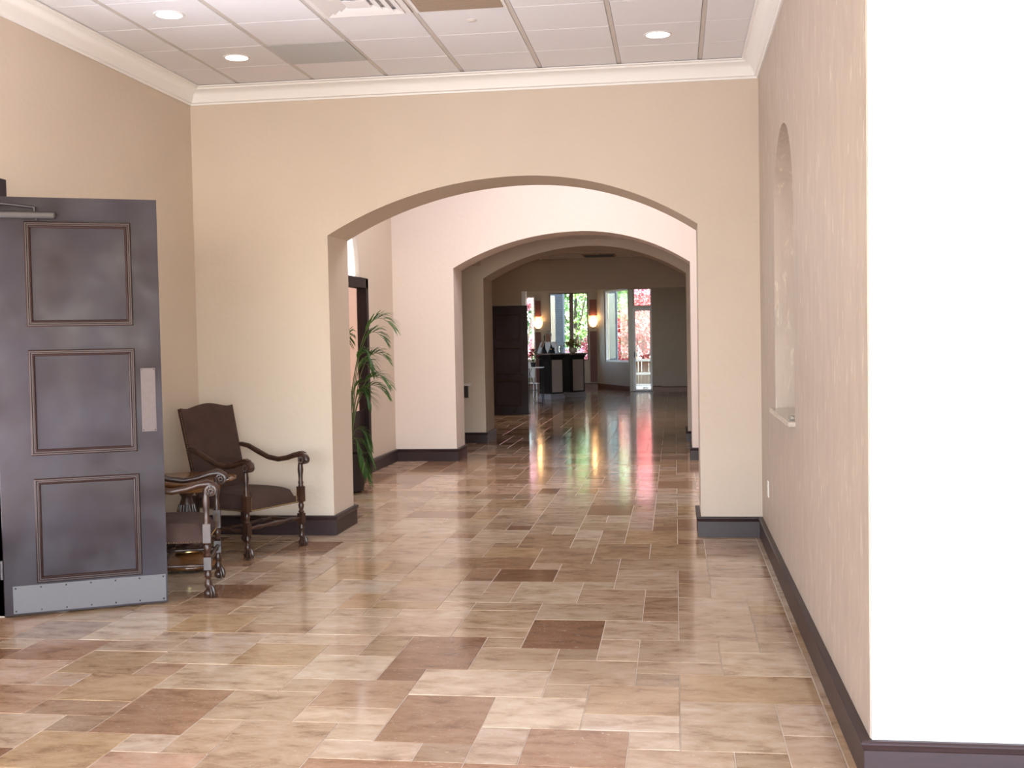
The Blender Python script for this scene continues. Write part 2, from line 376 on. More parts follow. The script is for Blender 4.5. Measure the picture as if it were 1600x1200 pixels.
# ------------------------------------------------------------------ floor
U = .2032; OX, OY = .002, 4.652
fl = MB().box(-6.5, 7.2, -4.3, 37.2, -.25, -.0025)
floor = struct('floor', fl, M['grout'])
TONE = {'D': (.24, .142, .098), 'B': (.33, .212, .148), 'b': (.40, .285, .212), 'T': (.45, .33, .225), 'm': (.475, .372, .295),
        'l': (.525, .43, .36), 'L': (.57, .485, .42), 'g': (.38, .29, .225), 'p': (.465, .355, .29)}
GIV = '''-15,2,1,1,m -14,1,2,2,T -14,0,2,1,b -13,-1,1,1,g -12,-1,2,3,B -13,-3,2,2,T -11,-2,1,1,L -10,-2,1,2,m -15,3,2,2,T
-13,3,1,1,b -12,2,3,2,l -16,6,2,3,l -15,5,2,1,m -13,4,2,1,l -13,5,2,2,l -14,7,2,2,T -15,9,2,2,b -15,11,2,2,D -17,2,2,2,b -17,4,2,2,m
-17,0,3,2,l -15,-2,2,2,l -11,4,2,2,T -9,2,1,1,m -9,3,2,2,L -8,5,1,2,g -7,4,2,3,D -7,3,1,1,D -8,1,2,2,b -8,0,2,1,l -7,-1,1,1,l -6,-1,2,3,B
-5,-2,1,1,g -9,-3,2,3,m -10,0,2,2,m -12,7,2,1,b -12,8,2,2,m -11,6,3,1,l -10,7,2,2,l -8,7,2,2,p -8,9,2,1,l -9,5,1,1,p
-4,6,2,3,D -3,-2,2,2,B -4,-2,1,2,l -4,0,2,2,L -3,2,1,1,m -2,1,2,2,T -2,0,2,1,L -1,3,1,1,g -3,3,2,2,m -3,5,1,1,g -5,4,2,2,m -2,5,1,2,l
-2,7,2,2,l -1,4,2,1,m -1,5,2,2,m -1,9,1,1,b -1,10,1,2,b -4,9,3,2,l -6,8,2,2,m -6,7,2,1,m -5,6,1,1,m -1,-1,1,1,l -1,-3,2,2,m -6,2,3,2,L
0,7,2,3,m 1,4,2,2,l 0,2,3,2,T 0,-1,2,3,l 1,-2,1,1,g 1,6,1,1,m 2,6,1,1,m 2,0,1,2,l 2,-2,1,2,m -15,18,2,3,B -14,13,2,3,m -12,12,1,2,T -13,9,1,1,m
-13,18,2,3,l -9,11,2,2,p -12,14,2,3,T -10,15,1,2,b -9,18,2,3,m -8,16,3,2,B -6,14,2,2,D -7,18,2,2,T -5,16,1,1,m -5,17,2,3,b -4,14,2,3,b -3,18,2,3,b
-6,12,1,2,m -5,11,2,3,L -3,11,2,2,m -2,13,2,3,l -7,11,2,1,l -6,20,2,3,b -7,24,1,1,D 0,14,1,2,b 0,12,1,2,b -2,16,3,2,m 1,17,2,2,m 1,15,2,2,b 0,10,2,2,m'''
used = {}; tiles = []
def place(i, j, w_, d_, t):
    cells = [(a, b) for a in range(i, i+w_) for b in range(j, j+d_)]
    if any(c_ in used for c_ in cells): return False
    for c_ in cells: used[c_] = 1
    tiles.append((i, j, w_, d_, t)); return True
for t in GIV.split():
    a = t.split(','); place(*[int(x) for x in a[:4]], a[4])
rt = random.Random(5)
SZ = [((2, 3), 4), ((3, 2), 4), ((2, 2), 5), ((1, 2), 2), ((2, 1), 2.5), ((1, 1), 2)]
def fillrange(i0, i1, j0, j1):
    for j in range(j0, j1):
        for i in range(i0, i1):
            if (i, j) in used: continue
            opts = [s_ for s_ in SZ]
            while True:
                tot = sum(o_[1] for o_ in opts); r_ = rt.random()*tot; k = 0
                while r_ > opts[k][1]: r_ -= opts[k][1]; k += 1
                (w_, d_), _ = opts.pop(k)
                if i+w_ > i1: continue
                if place(i, j, w_, d_, rt.choice('TTmmmmlllllLpbbBg')): break
fillrange(-20, 3, -4, 26)
fillrange(-20, 3, 26, 60)
# narrow cut pieces along the right-hand wall
j = -4
while j < 22:
    d_ = rt.choice((2, 3, 4)); tiles.append((3, j, .70, min(d_, 22-j), rt.choice('mlLT'))); j += d_
for (j0, j1, wid) in ((22, 60, 4.9),):
    fillrange(3, 8, 22, 60)
tiles = [t for t in tiles if not (t[0] >= 3 and t[2] != .70 and t[1] < 22)]
def tile_geo(w_, d_):
    a, b = w_*U-.0044, d_*U-.0044; e = .0016
    mb = MB()
    mb.add([(0, 0, -.010), (a, 0, -.010), (a, b, -.010), (0, b, -.010), (0, 0, -.0014), (a, 0, -.0014), (a, b, -.0014), (0, b, -.0014), (e, e, 0), (a-e, e, 0), (a-e, b-e, 0), (e, b-e, 0)],
           [(0, 1, 5, 4), (1, 2, 6, 5), (2, 3, 7, 6), (3, 0, 4, 7), (4, 5, 9, 8), (5, 6, 10, 9), (6, 7, 11, 10), (7, 4, 8, 11), (8, 9, 10, 11)])
    return mb
def vis(t):
    y = OY+t[1]*U; x = OX+t[0]*U
    return y+t[3]*U > 4.3 and x > -.48*y-1.2 and (y > 5.6 or x > -3.2)
tiles.sort(key=lambda t: t[1]+t[3]/2)
near = [t for t in tiles if vis(t)][:298]; nearset = set(id(t) for t in near)
geos = {}
for t in near:
    key = (t[2], t[3])
    if key not in geos: geos[key] = tile_geo(*key).mesh('tile', M['tile'])
    o = bpy.data.objects.new('tile', geos[key]); o.parent = floor
    o.location = (OX+t[0]*U+.0022, OY+t[1]*U+.0022, rt.uniform(-.0004, .0003))
    o.rotation_euler = (rt.uniform(-.002, .002), rt.uniform(-.002, .002), 0)
    c_ = TONE[t[4]]; k = rt.uniform(.92, 1.05); o.color = (c_[0]*k, c_[1]*k*rt.uniform(.985, 1.01), c_[2]*k*rt.uniform(.89, .95), 1)
    col.objects.link(o)
rest = [t for t in tiles if id(t) not in nearset]
# rest of the floor: lobby, the room behind and the side room
used2 = {}
def fill2(i0, i1, j0, j1):
    for j in range(j0, j1):
        for i in range(i0, i1):
            if (i, j) in used: continue
            opts = [s_ for s_ in SZ]; 
            while opts:
                tot = sum(o_[1] for o_ in opts); r_ = rt.random()*tot; k = 0
                while r_ > opts[k][1]: r_ -= opts[k][1]; k += 1
                (w_, d_), _ = opts.pop(k)
                if i+w_ > i1: continue
                n0 = len(tiles)
                if place(i, j, w_, d_, 'm'): rest.append(tiles[-1]); break
fill2(-26, 10, 60, 156)
fill2(-22, 33, -42, -4)
fill2(4, 33, -4, -3)
fb = MB()
for t in rest:
    g = tile_geo(t[2], t[3]); dz = rt.uniform(-.0004, .0003); ax, ay = rt.uniform(-.002, .002), rt.uniform(-.002, .002)
    x, y = OX+t[0]*U+.0022, OY+t[1]*U+.0022
    fb.add([(p[0]+x, p[1]+y, p[2]+dz+ax*p[1]+ay*p[0]) for p in g.v], g.f)
o = fb.mesh('tile_field', M['tilefield']); o = bpy.data.objects.new('tile_field', o); o.parent = floor; o['kind'] = 'stuff'; col.objects.link(o)

# ------------------------------------------------------------------ walls
# front room
DH = 2.50                                                     # head of the doorway in the left wall
struct('wall_left', wall_seg(MB(), (XL, -4.2), (XL, YA), 0, ZC+.1, [(8.2, 10.53, 0, DH)]), M['wall'])
L0 = XL-.15
struct('wall_arch', arch_wall(MB(), (XL, YA), (XR+.2, YA), ZC+.1, -2.813-XL, .188-XL, 2.473, 2.90, sm=-1.2-XL, th=YA2-YA), M['wall'])
# right wall, running towards the camera, with the arched niche
mb = MB(); arch_wall(mb, (XR, YA), (XR, YC), ZC+.1, YA-7.95, YA-6.69, 2.32, 2.88, th=.32, zsill=1.07, ell=True)
mb.box(XR+.32, XR+.42, YC+.1, YA, 0, ZC+.1)
struct('wall_right', mb, M['plaster'])
struct('wall_near', MB().box(XR+.004, 6.4, YC-.012, YC+.22, 0, ZC+.1), M['litwall'])
struct('wall_side', wall_seg(MB(), (6.4, YC), (6.4, -4.2), 0, ZC+.1, [(1.6, 6.1, .45, 3.15)]), M['wall'])
struct('wall_back', wall_seg(MB(), (6.4, -4.0), (XL, -4.0), 0, ZC+.1, [(1.05, 6.55, .55, 3.25), (7.0, 10.1, .55, 3.25)]), M['wall'])
# vestibule behind the left doorway
mb = MB(); mb.box(-5.6, -5.5, 3.2, 7.2, 0, 2.8); mb.box(-5.6, XL-.2, 7.1, 7.2, 0, 2.8); mb.box(-5.6, XL-.2, 3.1, 3.2, 0, 2.8); mb.box(-5.6, XL-.2, 3.1, 7.2, 2.75, 2.85)
struct('wall_vestibule', mb, M['wall'])
# hall between first and second arch
X2 = -3.68; X2R = 1.05; Z2 = 4.7
DY0, DY1 = 12.0, 13.60                                         # glazed doorway in its left wall
def lunette_wall(mb):
    # above the door frame an arched light: far quarter of the arch is what shows past the first arch
    mb.box(X2-.22, X2, YA2, 11.55, 0, Z2)
    mb.box(X2-.22, X2, DY1, Y2+.6, 0, Z2)
    ya, yb, zb = 11.55, 13.33, 2.36; ym = (ya+yb)/2; n = 30; vs = []; fs = []
    for i in range(n+1):
        t = -math.cos(PI*i/n); y = ym+t*(yb-ya)/2; z = zb+.98*math.sqrt(max(0, 1-t*t))
        vs += [(X2, y, z), (X2, y, Z2), (X2-.22, y, z), (X2-.22, y, Z2)]
    for i in range(n):
        a = i*4; b = a+4; fs += [(a, b, b+1, a+1), (a+2, a+3, b+3, b+2), (a, a+2, b+2, b), (a+1, b+1, b+3, a+3)]
    mb.add(vs, fs); mb.box(X2-.22, X2, yb, DY1, 2.36, Z2); mb.box(X2-.22, X2, 11.55, DY0, 0, 2.36)
    return mb
struct('wall_hall_left', lunette_wall(MB()), M['wall'])
struct('wall_hall_right', MB().box(X2R, X2R+.2, YA2, Y2, 0, Z2), M['wall'])
mb = MB(); wall_seg(mb, (X2R, YA2), (X2, YA2), 0, Z2, [(X2R-.30, X2R+2.95, 0, 3.82)], th=.02)
mb.box(X2, X2R, YA, YA2, ZC+.1, Z2)
struct('wall_hall_front', mb, M['wall'])
struct('wall_second_arch', arch_wall(MB(), (-4.8, Y2), (1.3, Y2), Z2, -2.861+4.8, .205+4.8, 2.533, 2.966, sm=-1.2+4.8, th=Y2b-Y2), M['skylitwall'])
mb = MB(); mb.box(X2-.2, X2R+.2, YA, 10.9, Z2, Z2+.15); mb.box(X2-.2, X2R+.2, 13.9, Y2b, Z2, Z2+.15); mb.box(X2-.2, -2.7, 10.9, 13.9, Z2, Z2+.15); mb.box(.3, X2R+.2, 10.9, 13.9, Z2, Z2+.15)
for a in ((-2.8, -2.7, 10.9, 13.9), (.3, .4, 10.9, 13.9), (-2.8, .4, 10.8, 10.9), (-2.8, .4, 13.9, 14.0)): mb.box(*a, Z2+.15, 5.2)
mb.box(-2.8, .4, 10.8, 14.0, 5.2, 5.3)
struct('ceiling_hall', mb, M['white'])
# passage between second and third arch
mb = MB(); mb.box(-4.9, -4.7, Y2b, Y3, 0, 3.3); struct('wall_passage_left', mb, M['wall'])
struct('wall_passage_right', MB().box(1.05, 1.25, Y2b, Y3, 0, 3.3), M['wall'])
struct('ceiling_passage', MB().box(-4.9, 1.25, Y2b, Y3, 3.08, 3.25), M['white'])
struct('wall_bulkhead', MB().box(-4.7, -2.93, 16.6, Y3, 2.72, 3.08), M['wall'])
struct('wall_third_arch', arch_wall(MB(), (-4.8, Y3), (1.3, Y3), 3.4, -2.895+4.8, .181+4.8, 2.527, 2.979, sm=-1.27+4.8, th=Y3b-Y3), M['wall'])
# lobby
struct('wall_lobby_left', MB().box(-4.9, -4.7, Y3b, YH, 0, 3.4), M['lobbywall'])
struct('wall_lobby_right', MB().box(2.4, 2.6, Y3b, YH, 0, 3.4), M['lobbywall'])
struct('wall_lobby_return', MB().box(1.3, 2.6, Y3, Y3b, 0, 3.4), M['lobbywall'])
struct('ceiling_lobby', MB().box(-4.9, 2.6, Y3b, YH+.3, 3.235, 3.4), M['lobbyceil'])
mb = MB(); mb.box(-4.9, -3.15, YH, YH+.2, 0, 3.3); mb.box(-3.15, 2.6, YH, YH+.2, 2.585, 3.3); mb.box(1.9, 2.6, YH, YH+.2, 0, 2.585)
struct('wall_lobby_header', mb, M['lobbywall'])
struct('trim_1', MB().box(-3.15, -3.07, YH-.02, YH+.22, 0, 2.58), M['whitef'], bevel=.004)
# foyer
struct('shade_roof', MB().box(-8, 6, 24.3, 36.5, 3.5, 6.1), M['white'])  # unseen mass, made tall so its shadow covers columns, gate and patio
struct('ceiling_foyer', MB().box(-6.3, 2.6, YH+.2, 36.3, 3.35, 3.5), M['lobbyceil'])
ZF = 3.4; A0 = (-5.9, 36.0); A1 = (-2.37, 36.0); B1 = (-1.29, 33.6)
mb = wall_seg(MB(), A0, A1, 0, ZF, [(1.20, 1.575, .9, 2.89), (2.04, 3.24, .877, 2.985)], th=.2)
struct('wall_foyer_far', mb, M['lobbywall'])
mb = wall_seg(MB(), A1, B1, 0, ZF, [(.60, 2.52, .84, 2.99)], th=.16)
struct('wall_foyer_angled', mb, M['lobbywall'])
mb = wall_seg(MB(), B1, (1.9, 33.6), 0, ZF, [(.0, .645, 0, 2.95)], th=.12)
mb.box(-.36, 1.9, 33.2, 33.6, 0, ZF)
struct('wall_foyer_right', mb, M['lobbywall'])
struct('wall_foyer_left', wall_seg(MB(), (-5.9, YH+.2), (-5.9, 36.2), 0, ZF, th=.2), M['lobbywall'])
struct('wall_foyer_side', MB().box(1.9, 2.1, YH, 33.8, 0, ZF), M['lobbywall'])

# ------------------------------------------------------------------ baseboards
BP = [(0, .001), (.024, .001), (.024, .125), (.028, .130), (.032, .142), (.036, .150), (.036, .156), (.030, .162), (0, .162)]
def bb(name, path, m_='base', prof=BP): return struct(name, sweep(path, prof), M[m_], smooth=False)
bb('baseboard_left', [(XL, 6.48), (XL, YA), (-2.813, YA), (-2.813, YA2), (X2, YA2), (X2, DY0-.1)])
bb('baseboard_right', [(X2R, Y2), (X2R, YA2), (.188, YA2), (.188, YA), (XR, YA), (XR, YC), (6.4, YC)])
bb('baseboard_hall_left', [(X2, DY1+.02), (X2, Y2), (-2.861, Y2), (-2.861, Y2b), (-4.7, Y2b)])
bb('baseboard_hall_right', [(1.05, Y2b), (.205, Y2b), (.205, Y2), (X2R, Y2)])
bb('baseboard_passage_left', [(-4.7, Y3), (-2.895, Y3), (-2.895, Y3b), (-4.7, Y3b)])
bb('baseboard_passage_right', [(1.2, Y3b), (.181, Y3b), (.181, Y3), (1.05, Y3)])
bb('baseboard_foyer', [A0, A1, (B1[0]-.02, B1[1]+.05)], 'redbase')
bb('baseboard_foyer_right', [(-.64, 33.6), (-.36, 33.6), (-.36, 33.2), (1.9, 33.2)], 'redbase')

# ------------------------------------------------------------------ crown moulding
c0 = ZC-.005
CP = [(0, c0-.135), (.012, c0-.135), (.016, c0-.122), (.030, c0-.116), (.036, c0-.098), (.052, c0-.062), (.078, c0-.034), (.104, c0-.024), (.110, c0-.012), (.128, c0-.008), (.132, c0), (0, c0)]
struct('trim_2', sweep([(XL, -4), (XL, YA), (XR, YA), (XR, YC), (6.4, YC)], CP), M['trim'], smooth=True)

# ------------------------------------------------------------------ ceiling of the front room
ceil = struct('ceiling', MB().box(XL-.2, 6.6, -4.2, YA+.1, ZC+.018, ZC+.12), M['ceil'])
gx = [XL+.06, -3.50, -2.87, -2.26, -1.64, -1.02, -.40, .22, XR-.06]
gy = [YA-.06, 8.60, 8.02, 7.44, 6.86, 6.28, 5.70, 5.12]
special = {(3, 3): 'diffuser', (4, 3): 'grille', (2, 1): 'perf'}
for b_ in range(len(gy)-1):
    for a_ in range(len(gx)-1):
        if (a_, b_) in special: continue
        x0, x1, y1, y0 = gx[a_]+.014, gx[a_+1]-.014, gy[b_]-.003, gy[b_+1]+.003
        t = MB(); t.add([(x0, y0, ZC+.012), (x1, y0, ZC+.012), (x1, y1, ZC+.012), (x0, y1, ZC+.012), (x0+.006, y0+.003, ZC), (x1-.006, y0+.003, ZC), (x1-.006, y1-.003, ZC), (x0+.006, y1-.003, ZC)],
                        [(4, 5, 6, 7)[::-1], (0, 1, 5, 4)[::-1], (1, 2, 6, 5)[::-1], (2, 3, 7, 6)[::-1], (3, 0, 4, 7)[::-1]])
        t.build('ceiling_tile', M['ceil'], ceil)
for x in gx[1:-1]:
    MB().box(x-.014, x+.014, 5.1, YA-.1, ZC+.004, ZC+.02).build('grid_bar', M['ceilgap'], ceil)
MB().box(XL, XR, -4, 5.1, ZC+.002, ZC+.02).build('ceiling_tile', M['ceil'], ceil)
MB().box(XR, 6.4, -4, YC, ZC+.002, ZC+.02).build('ceiling_tile', M['ceil'], ceil)

def downlight(x, y, z, label, r=.083, lamp='lamp'):
    t = thing('recessed_light', label, 'ceiling light', (x, y, z), 0, 'recessed ceiling lights')
    a = MB(); pr = [(r+.016, 0), (r+.014, -.006), (r, -.006), (r-.004, .0), (r-.004, .02)]
    vs = []; fs = []; sg = 28
    for rr, zz in pr:
        for k in range(sg): vs.append((rr*math.cos(2*PI*k/sg), rr*math.sin(2*PI*k/sg), zz))
    for i in range(len(pr)-1):
        for k in range(sg): fs.append((i*sg+k, i*sg+(k+1) % sg, (i+1)*sg+(k+1) % sg, (i+1)*sg+k))
    a.add(vs, fs).build('trim_ring', M['white'], t, smooth=True)
    MB().lathe([(r-.003, 0), (r-.003, .004), (r*.5, .005)], sg, (0, 0, -.004)).build('lamp_lens', M[lamp], t)
    return t
downlight(-3.19, 7.15, ZC, 'round recessed ceiling light nearer the camera, above the dark door side')
downlight(-3.19, 8.31, ZC, 'round recessed ceiling light left of the grey perforated grille')
downlight(-.09, 8.31, ZC, 'lone round recessed ceiling light near the right wall crown')
downlight(-2.84, 23.5, 3.235, 'small warm recessed light in the far lobby ceiling, seen through the arches', .10, 'lobbylamp')

# square diffuser
cx0, cx1, cy1, cy0 = gx[3]+.014, gx[4]-.014, gy[3]-.003, gy[4]+.003
t = thing('air_diffuser', 'square white stepped air diffuser in the ceiling at the top edge', 'air vent', ((cx0+cx1)/2, (cy0+cy1)/2, ZC))
hx, hy = (cx1-cx0)/2, (cy1-cy0)/2
def ringrect(k0, z0, k1, z1, th=.004):
    m_ = MB(); v_ = []
    for k, z in ((k0, z0), (k1, z1), (k1, z1+th), (k0, z0+th)):
        v_ += [(-hx*k, -hy*k, z), (hx*k, -hy*k, z), (hx*k, hy*k, z), (-hx*k, hy*k, z)]
    f_ = []
    for i in range(4):
        for j in range(4):
            a = i*4+j; b = i*4+(j+1) % 4; c = ((i+1) % 4)*4+(j+1) % 4; d = ((i+1) % 4)*4+j; f_.append((a, b, c, d))
    return m_.add(v_, f_)
ringrect(1, -.004, .86, -.006).build('frame', M['white'], t)
for k0, k1 in ((.86, .70), (.66, .50), (.46, .30)): ringrect(k0, -.012, k1, .006).build('louver', M['white'], t)
MB().box(-hx*.26, hx*.26, -hy*.26, hy*.26, -.008, -.004).build('center_plate', M['white'], t)
# tan return grille
cx0, cx1 = gx[4]+.014, gx[5]-.014
t = thing('return_grille', 'tan brown return air grille beside the square white diffuser', 'air vent', ((cx0+cx1)/2, (cy0+cy1)/2, ZC))
hx, hy = (cx1-cx0)/2, (cy1-cy0)/2
ringrect(1, -.002, .93, -.002).build('frame', M['white'], t)
sl = MB()
for k in range(26):
    y = -hy*.92+k*hy*1.84/25; sl.box(-hx*.92, hx*.92, y-.004, y+.004, -.002, .008)
s_ = sl.build('slat', M['tangrille'], t, kind='stuff')
MB().box(-hx*.93, hx*.93, -hy*.93, hy*.93, .009, .012).build('backing', M['tangrille'], t)
# grey perforated grille
cx0, cx1, cy1, cy0 = gx[2]+.010, gx[3]-.010, gy[1]-.003, gy[2]+.003
t = thing('perforated_grille', 'grey perforated ceiling panel right of the second recessed light', 'air vent', ((cx0+cx1)/2, (cy0+cy1)/2, ZC))
hx, hy = (cx1-cx0)/2, (cy1-cy0)/2
MB().box(-hx, hx, -hy, hy, .002, .006).build('panel', mat('dark_backing', (.16, .16, .16), .8), t)
pf = MB()
for k in range(46):
    x = -hx+.004+k*(2*hx-.008)/45; pf.box(x-.0042, x+.0042, -hy, hy, -.002, .002)
for k in range(42):
    y = -hy+.004+k*(2*hy-.008)/41; pf.box(-hx, hx, y-.0042, y+.0042, -.0025, .0015)
pf.build('perforated_sheet', M['grey_grille'], t, kind='stuff')
sd = thing('sprinkler_cover', 'small round grey sprinkler cover on the ceiling tile behind the tan grille', 'sprinkler', (-1.31, 7.68, ZC))
MB().lathe([(.036, 0), (.036, -.004), (.03, -.007), (.001, -.007)], 20).build('cover_plate', M['ceilgap'], sd, smooth=True)
MB().lathe([(.02, -.007), (.018, -.010), (.001, -.010)], 16).build('center_cap', M['ceilgap'], sd, smooth=True)
# lobby ceiling grid and vent
lg = MB()
for k in range(12): lg.box(-4.6+k*.62, -4.57+k*.62, Y3b, YH, 3.222, 3.236)
for k in range(9): lg.box(-4.7, 2.4, Y3b+.3+k*.62, Y3b+.33+k*.62, 3.222, 3.236)
o = lg.build('trim_3', M['ceilgap']); o['kind'] = 'structure'
t = thing('lobby_vent', 'dark rectangular vent in the far lobby ceiling, framed by the arches', 'air vent', (-1.47, 23.2, 3.225))
MB().box(-.33, .33, -.3, .3, -.012, .004).build('frame', M['tangrille'], t, bevel=.004)
sl = MB()
for k in range(12): sl.box(-.29, .29, -.26+k*.045, -.245+k*.045, -.02, -.010)
sl.build('slat', M['bronze'], t, kind='stuff')

# ------------------------------------------------------------------ niche sill, outlet
t = thing('window_sill', 'polished stone sill of the arched niche in the right wall', 'sill', (XR, 7.32, 1.07))
MB().box(-.04, .32, -.66, .66, .0, .03).build('slab', M['sillstone'], t, bevel=.006)
a = tag(MB().ball((0, 0, .018), .022, 8, 5, .8, 1, 1.3).build('quartz_piece', M['clear'], smooth=False, loc=(XR-.012, 6.72, 1.10)), 'small sparkling glass piece on the near end of the niche sill', 'ornament')
t = thing('wall_outlet', 'white electrical outlet low on the right wall near the arch', 'outlet', (XR, 8.61, .465))
MB().box(-.007, 0, -.037, .037, -.06, .06).build('cover_plate', M['outlet'], t, bevel=.003)
for z in (-.022, .022): MB().box(-.009, -.006, -.016, .016, z-.014, z+.014).build('socket', M['outlet'], t, bevel=.002)

# ------------------------------------------------------------------ panelled door leaf
def panel_door(name, label, loc, rz, W, Ht, panels, hard=True, group=None):
    """leaf along +x from hinge, faces -y"""
    t = thing(name, label, 'door', loc, rz, group)
    TH = .045; lf = MB()
    # leaf with shallow recessed fields on the near face
    xs = sorted({0, W}|{p[0] for p in panels}|{p[1] for p in panels}); zs = sorted({.012, Ht}|{p[2] for p in panels}|{p[3] for p in panels})
    lf.box(0, W, .008, TH, .012, Ht)
    for i in range(len(xs)-1):
        for j in range(len(zs)-1):
            xm, zm = (xs[i]+xs[i+1])/2, (zs[j]+zs[j+1])/2
            if not any(p[0] < xm < p[1] and p[2] < zm < p[3] for p in panels): lf.box(xs[i], xs[i+1], 0, .008, zs[j], zs[j+1])
    lf.build('leaf', M['door'], t)
    for p in panels:
        MB().box(p[0]+.012, p[1]-.012, .003, .012, p[2]+.012, p[3]-.012).build('panel', M['door'], t, bevel=.002)
        fr = MB(); pr = [(0, .008), (0, -.006), (.006, -.013), (.012, -.013), (.016, -.006), (.022, -.006), (.028, -.011), (.034, -.006), (.038, .006)]
        x0, x1, z0, z1 = p[:4]; cor = [(x0, z0, 1, 1), (x1, z0, -1, 1), (x1, z1, -1, -1), (x0, z1, 1, -1)]
        vs = []; fs = []; k = len(pr)
        for (cx, cz, sx, sz) in cor:
            for (q, d_) in pr: vs.append((cx+sx*q, d_, cz+sz*q))
        for i in range(4):
            for j in range(k-1):
                fs.append((i*k+j, ((i+1) % 4)*k+j, ((i+1) % 4)*k+j+1, i*k+j+1))
        fr.add(vs, fs).build('moulding', M['doormold'], t)
    return t
PN = [(.172, .770, 1.722, 2.342), (.172, .772, .956, 1.583), (.180, .778, .197, .818)]
ang = math.atan2(.438, .815)
door = panel_door('panelled_door', 'tall dark brown three-panel door standing open at the left edge', (-3.94, 6.30, 0), ang, .925, 2.485, PN)
kp = MB().box(.045, .915, -.0025, 0, .022, .186).build('kick_plate', M['steel'], door)
sc = MB()
for x in (.06, .20, .34, .48, .62, .76, .90):
    for z in (.036, .172): sc.ball((x, -.0035, z), .0055, 8, 4, 1)
sc.build('screw', M['bronze'], kp)
pp = MB().box(.803, .889, -.003, 0, 1.072, 1.461).build('push_plate', M['plate'], door, bevel=.001)
sc = MB()
for x in (.812, .880):
    for z in (1.082, 1.451): sc.ball((x, -.004, z), .004, 8, 4, 1)
sc.build('screw', M['bronze'], pp)
dc = MB().box(-.02, .352, -.062, -.002, 2.356, 2.398).build('closer_body', M['bronze'], door, bevel=.012)
ar = MB(); ar.tube([(.235, -.04, 2.398), (.235, -.04, 2.425)], .010, 10); ar.tube([(.235, -.04, 2.422), (.10, -.05, 2.436), (-.16, -.075, 2.452)], [.008, .007, .007], 8, 1.6)
ar.tube([(.245, -.04, 2.356), (.245, -.04, 2.345)], .008, 8)
ar.build('closer_arm', M['bronze'], dc, smooth=True)
hg = MB()
for z in (.29, 1.25, 2.2):
    MB().tube([(-.012, -.008, z-.055), (-.012, -.008, z+.055)], .009, 10).build('hinge', M['steel'], door, smooth=True)
# dark frame of that doorway
fr = MB(); x0, x1 = XL-.2, XL+.022
fr.box(x0, x1, 6.33, 6.475, 0, DH+.105); fr.box(x0, x1, 3.87, 4.0, 0, DH+.105); fr.box(x0, x1, 4.0, 6.33, DH, DH+.105)
fo = struct('door_1', fr, M['door'], bevel=.006)
MB().box(XL+.0225, XL+.026, 6.345, 6.385, .235, .338).build('hinge_plate', M['steel'], fo)
MB().box(XL+.0225, XL+.040, 6.345, 6.375, .90, 1.0).build('strike_plate', M['outlet'], fo, bevel=.003)

# ------------------------------------------------------------------ glazed doorway of the hall (left wall)
fr = MB()
fr.box(X2-.2, X2+.035, DY1-.11, DY1, 0, 2.35); fr.box(X2-.2, X2+.035, DY0-.02, DY0+.09, 0, 2.35); fr.box(X2-.2, X2+.035, DY0, DY1, 2.23, 2.35)
fo = struct('door_2', fr, M['frame2'], bevel=.006)
MB().box(X2-.06, X2-.02, DY0+.09, DY1-.11, .01, .78).build('bottom_panel', M['frame2'], fo)
MB().box(X2-.055, X2-.025, DY0+.09, DY1-.11, .78, 2.23).build('pane', M['bronzeglass'], fo)
# arched pane above it, glowing by itself in place of daylight
pts = [(X2-.05, 12.44, 2.36), (X2-.05, 13.325, 2.36)]
for i in range(16):
    t = 1-i/15; pts.append((X2-.05, 12.44+.885*math.sin(PI/2*t) if i else 13.325, 2.36+.975*math.cos(PI/2*t)))
gl = MB().add(pts+[(p[0]-.01, p[1], p[2]) for p in pts], [tuple(range(18)), tuple(range(35, 17, -1))]).build('window_4', M['daylight_glow']); gl['kind'] = 'structure'
MB().box(X2-.06, X2-.01, 12.40, 12.44, 2.36, 3.34).build('mullion', M['trim'], gl)

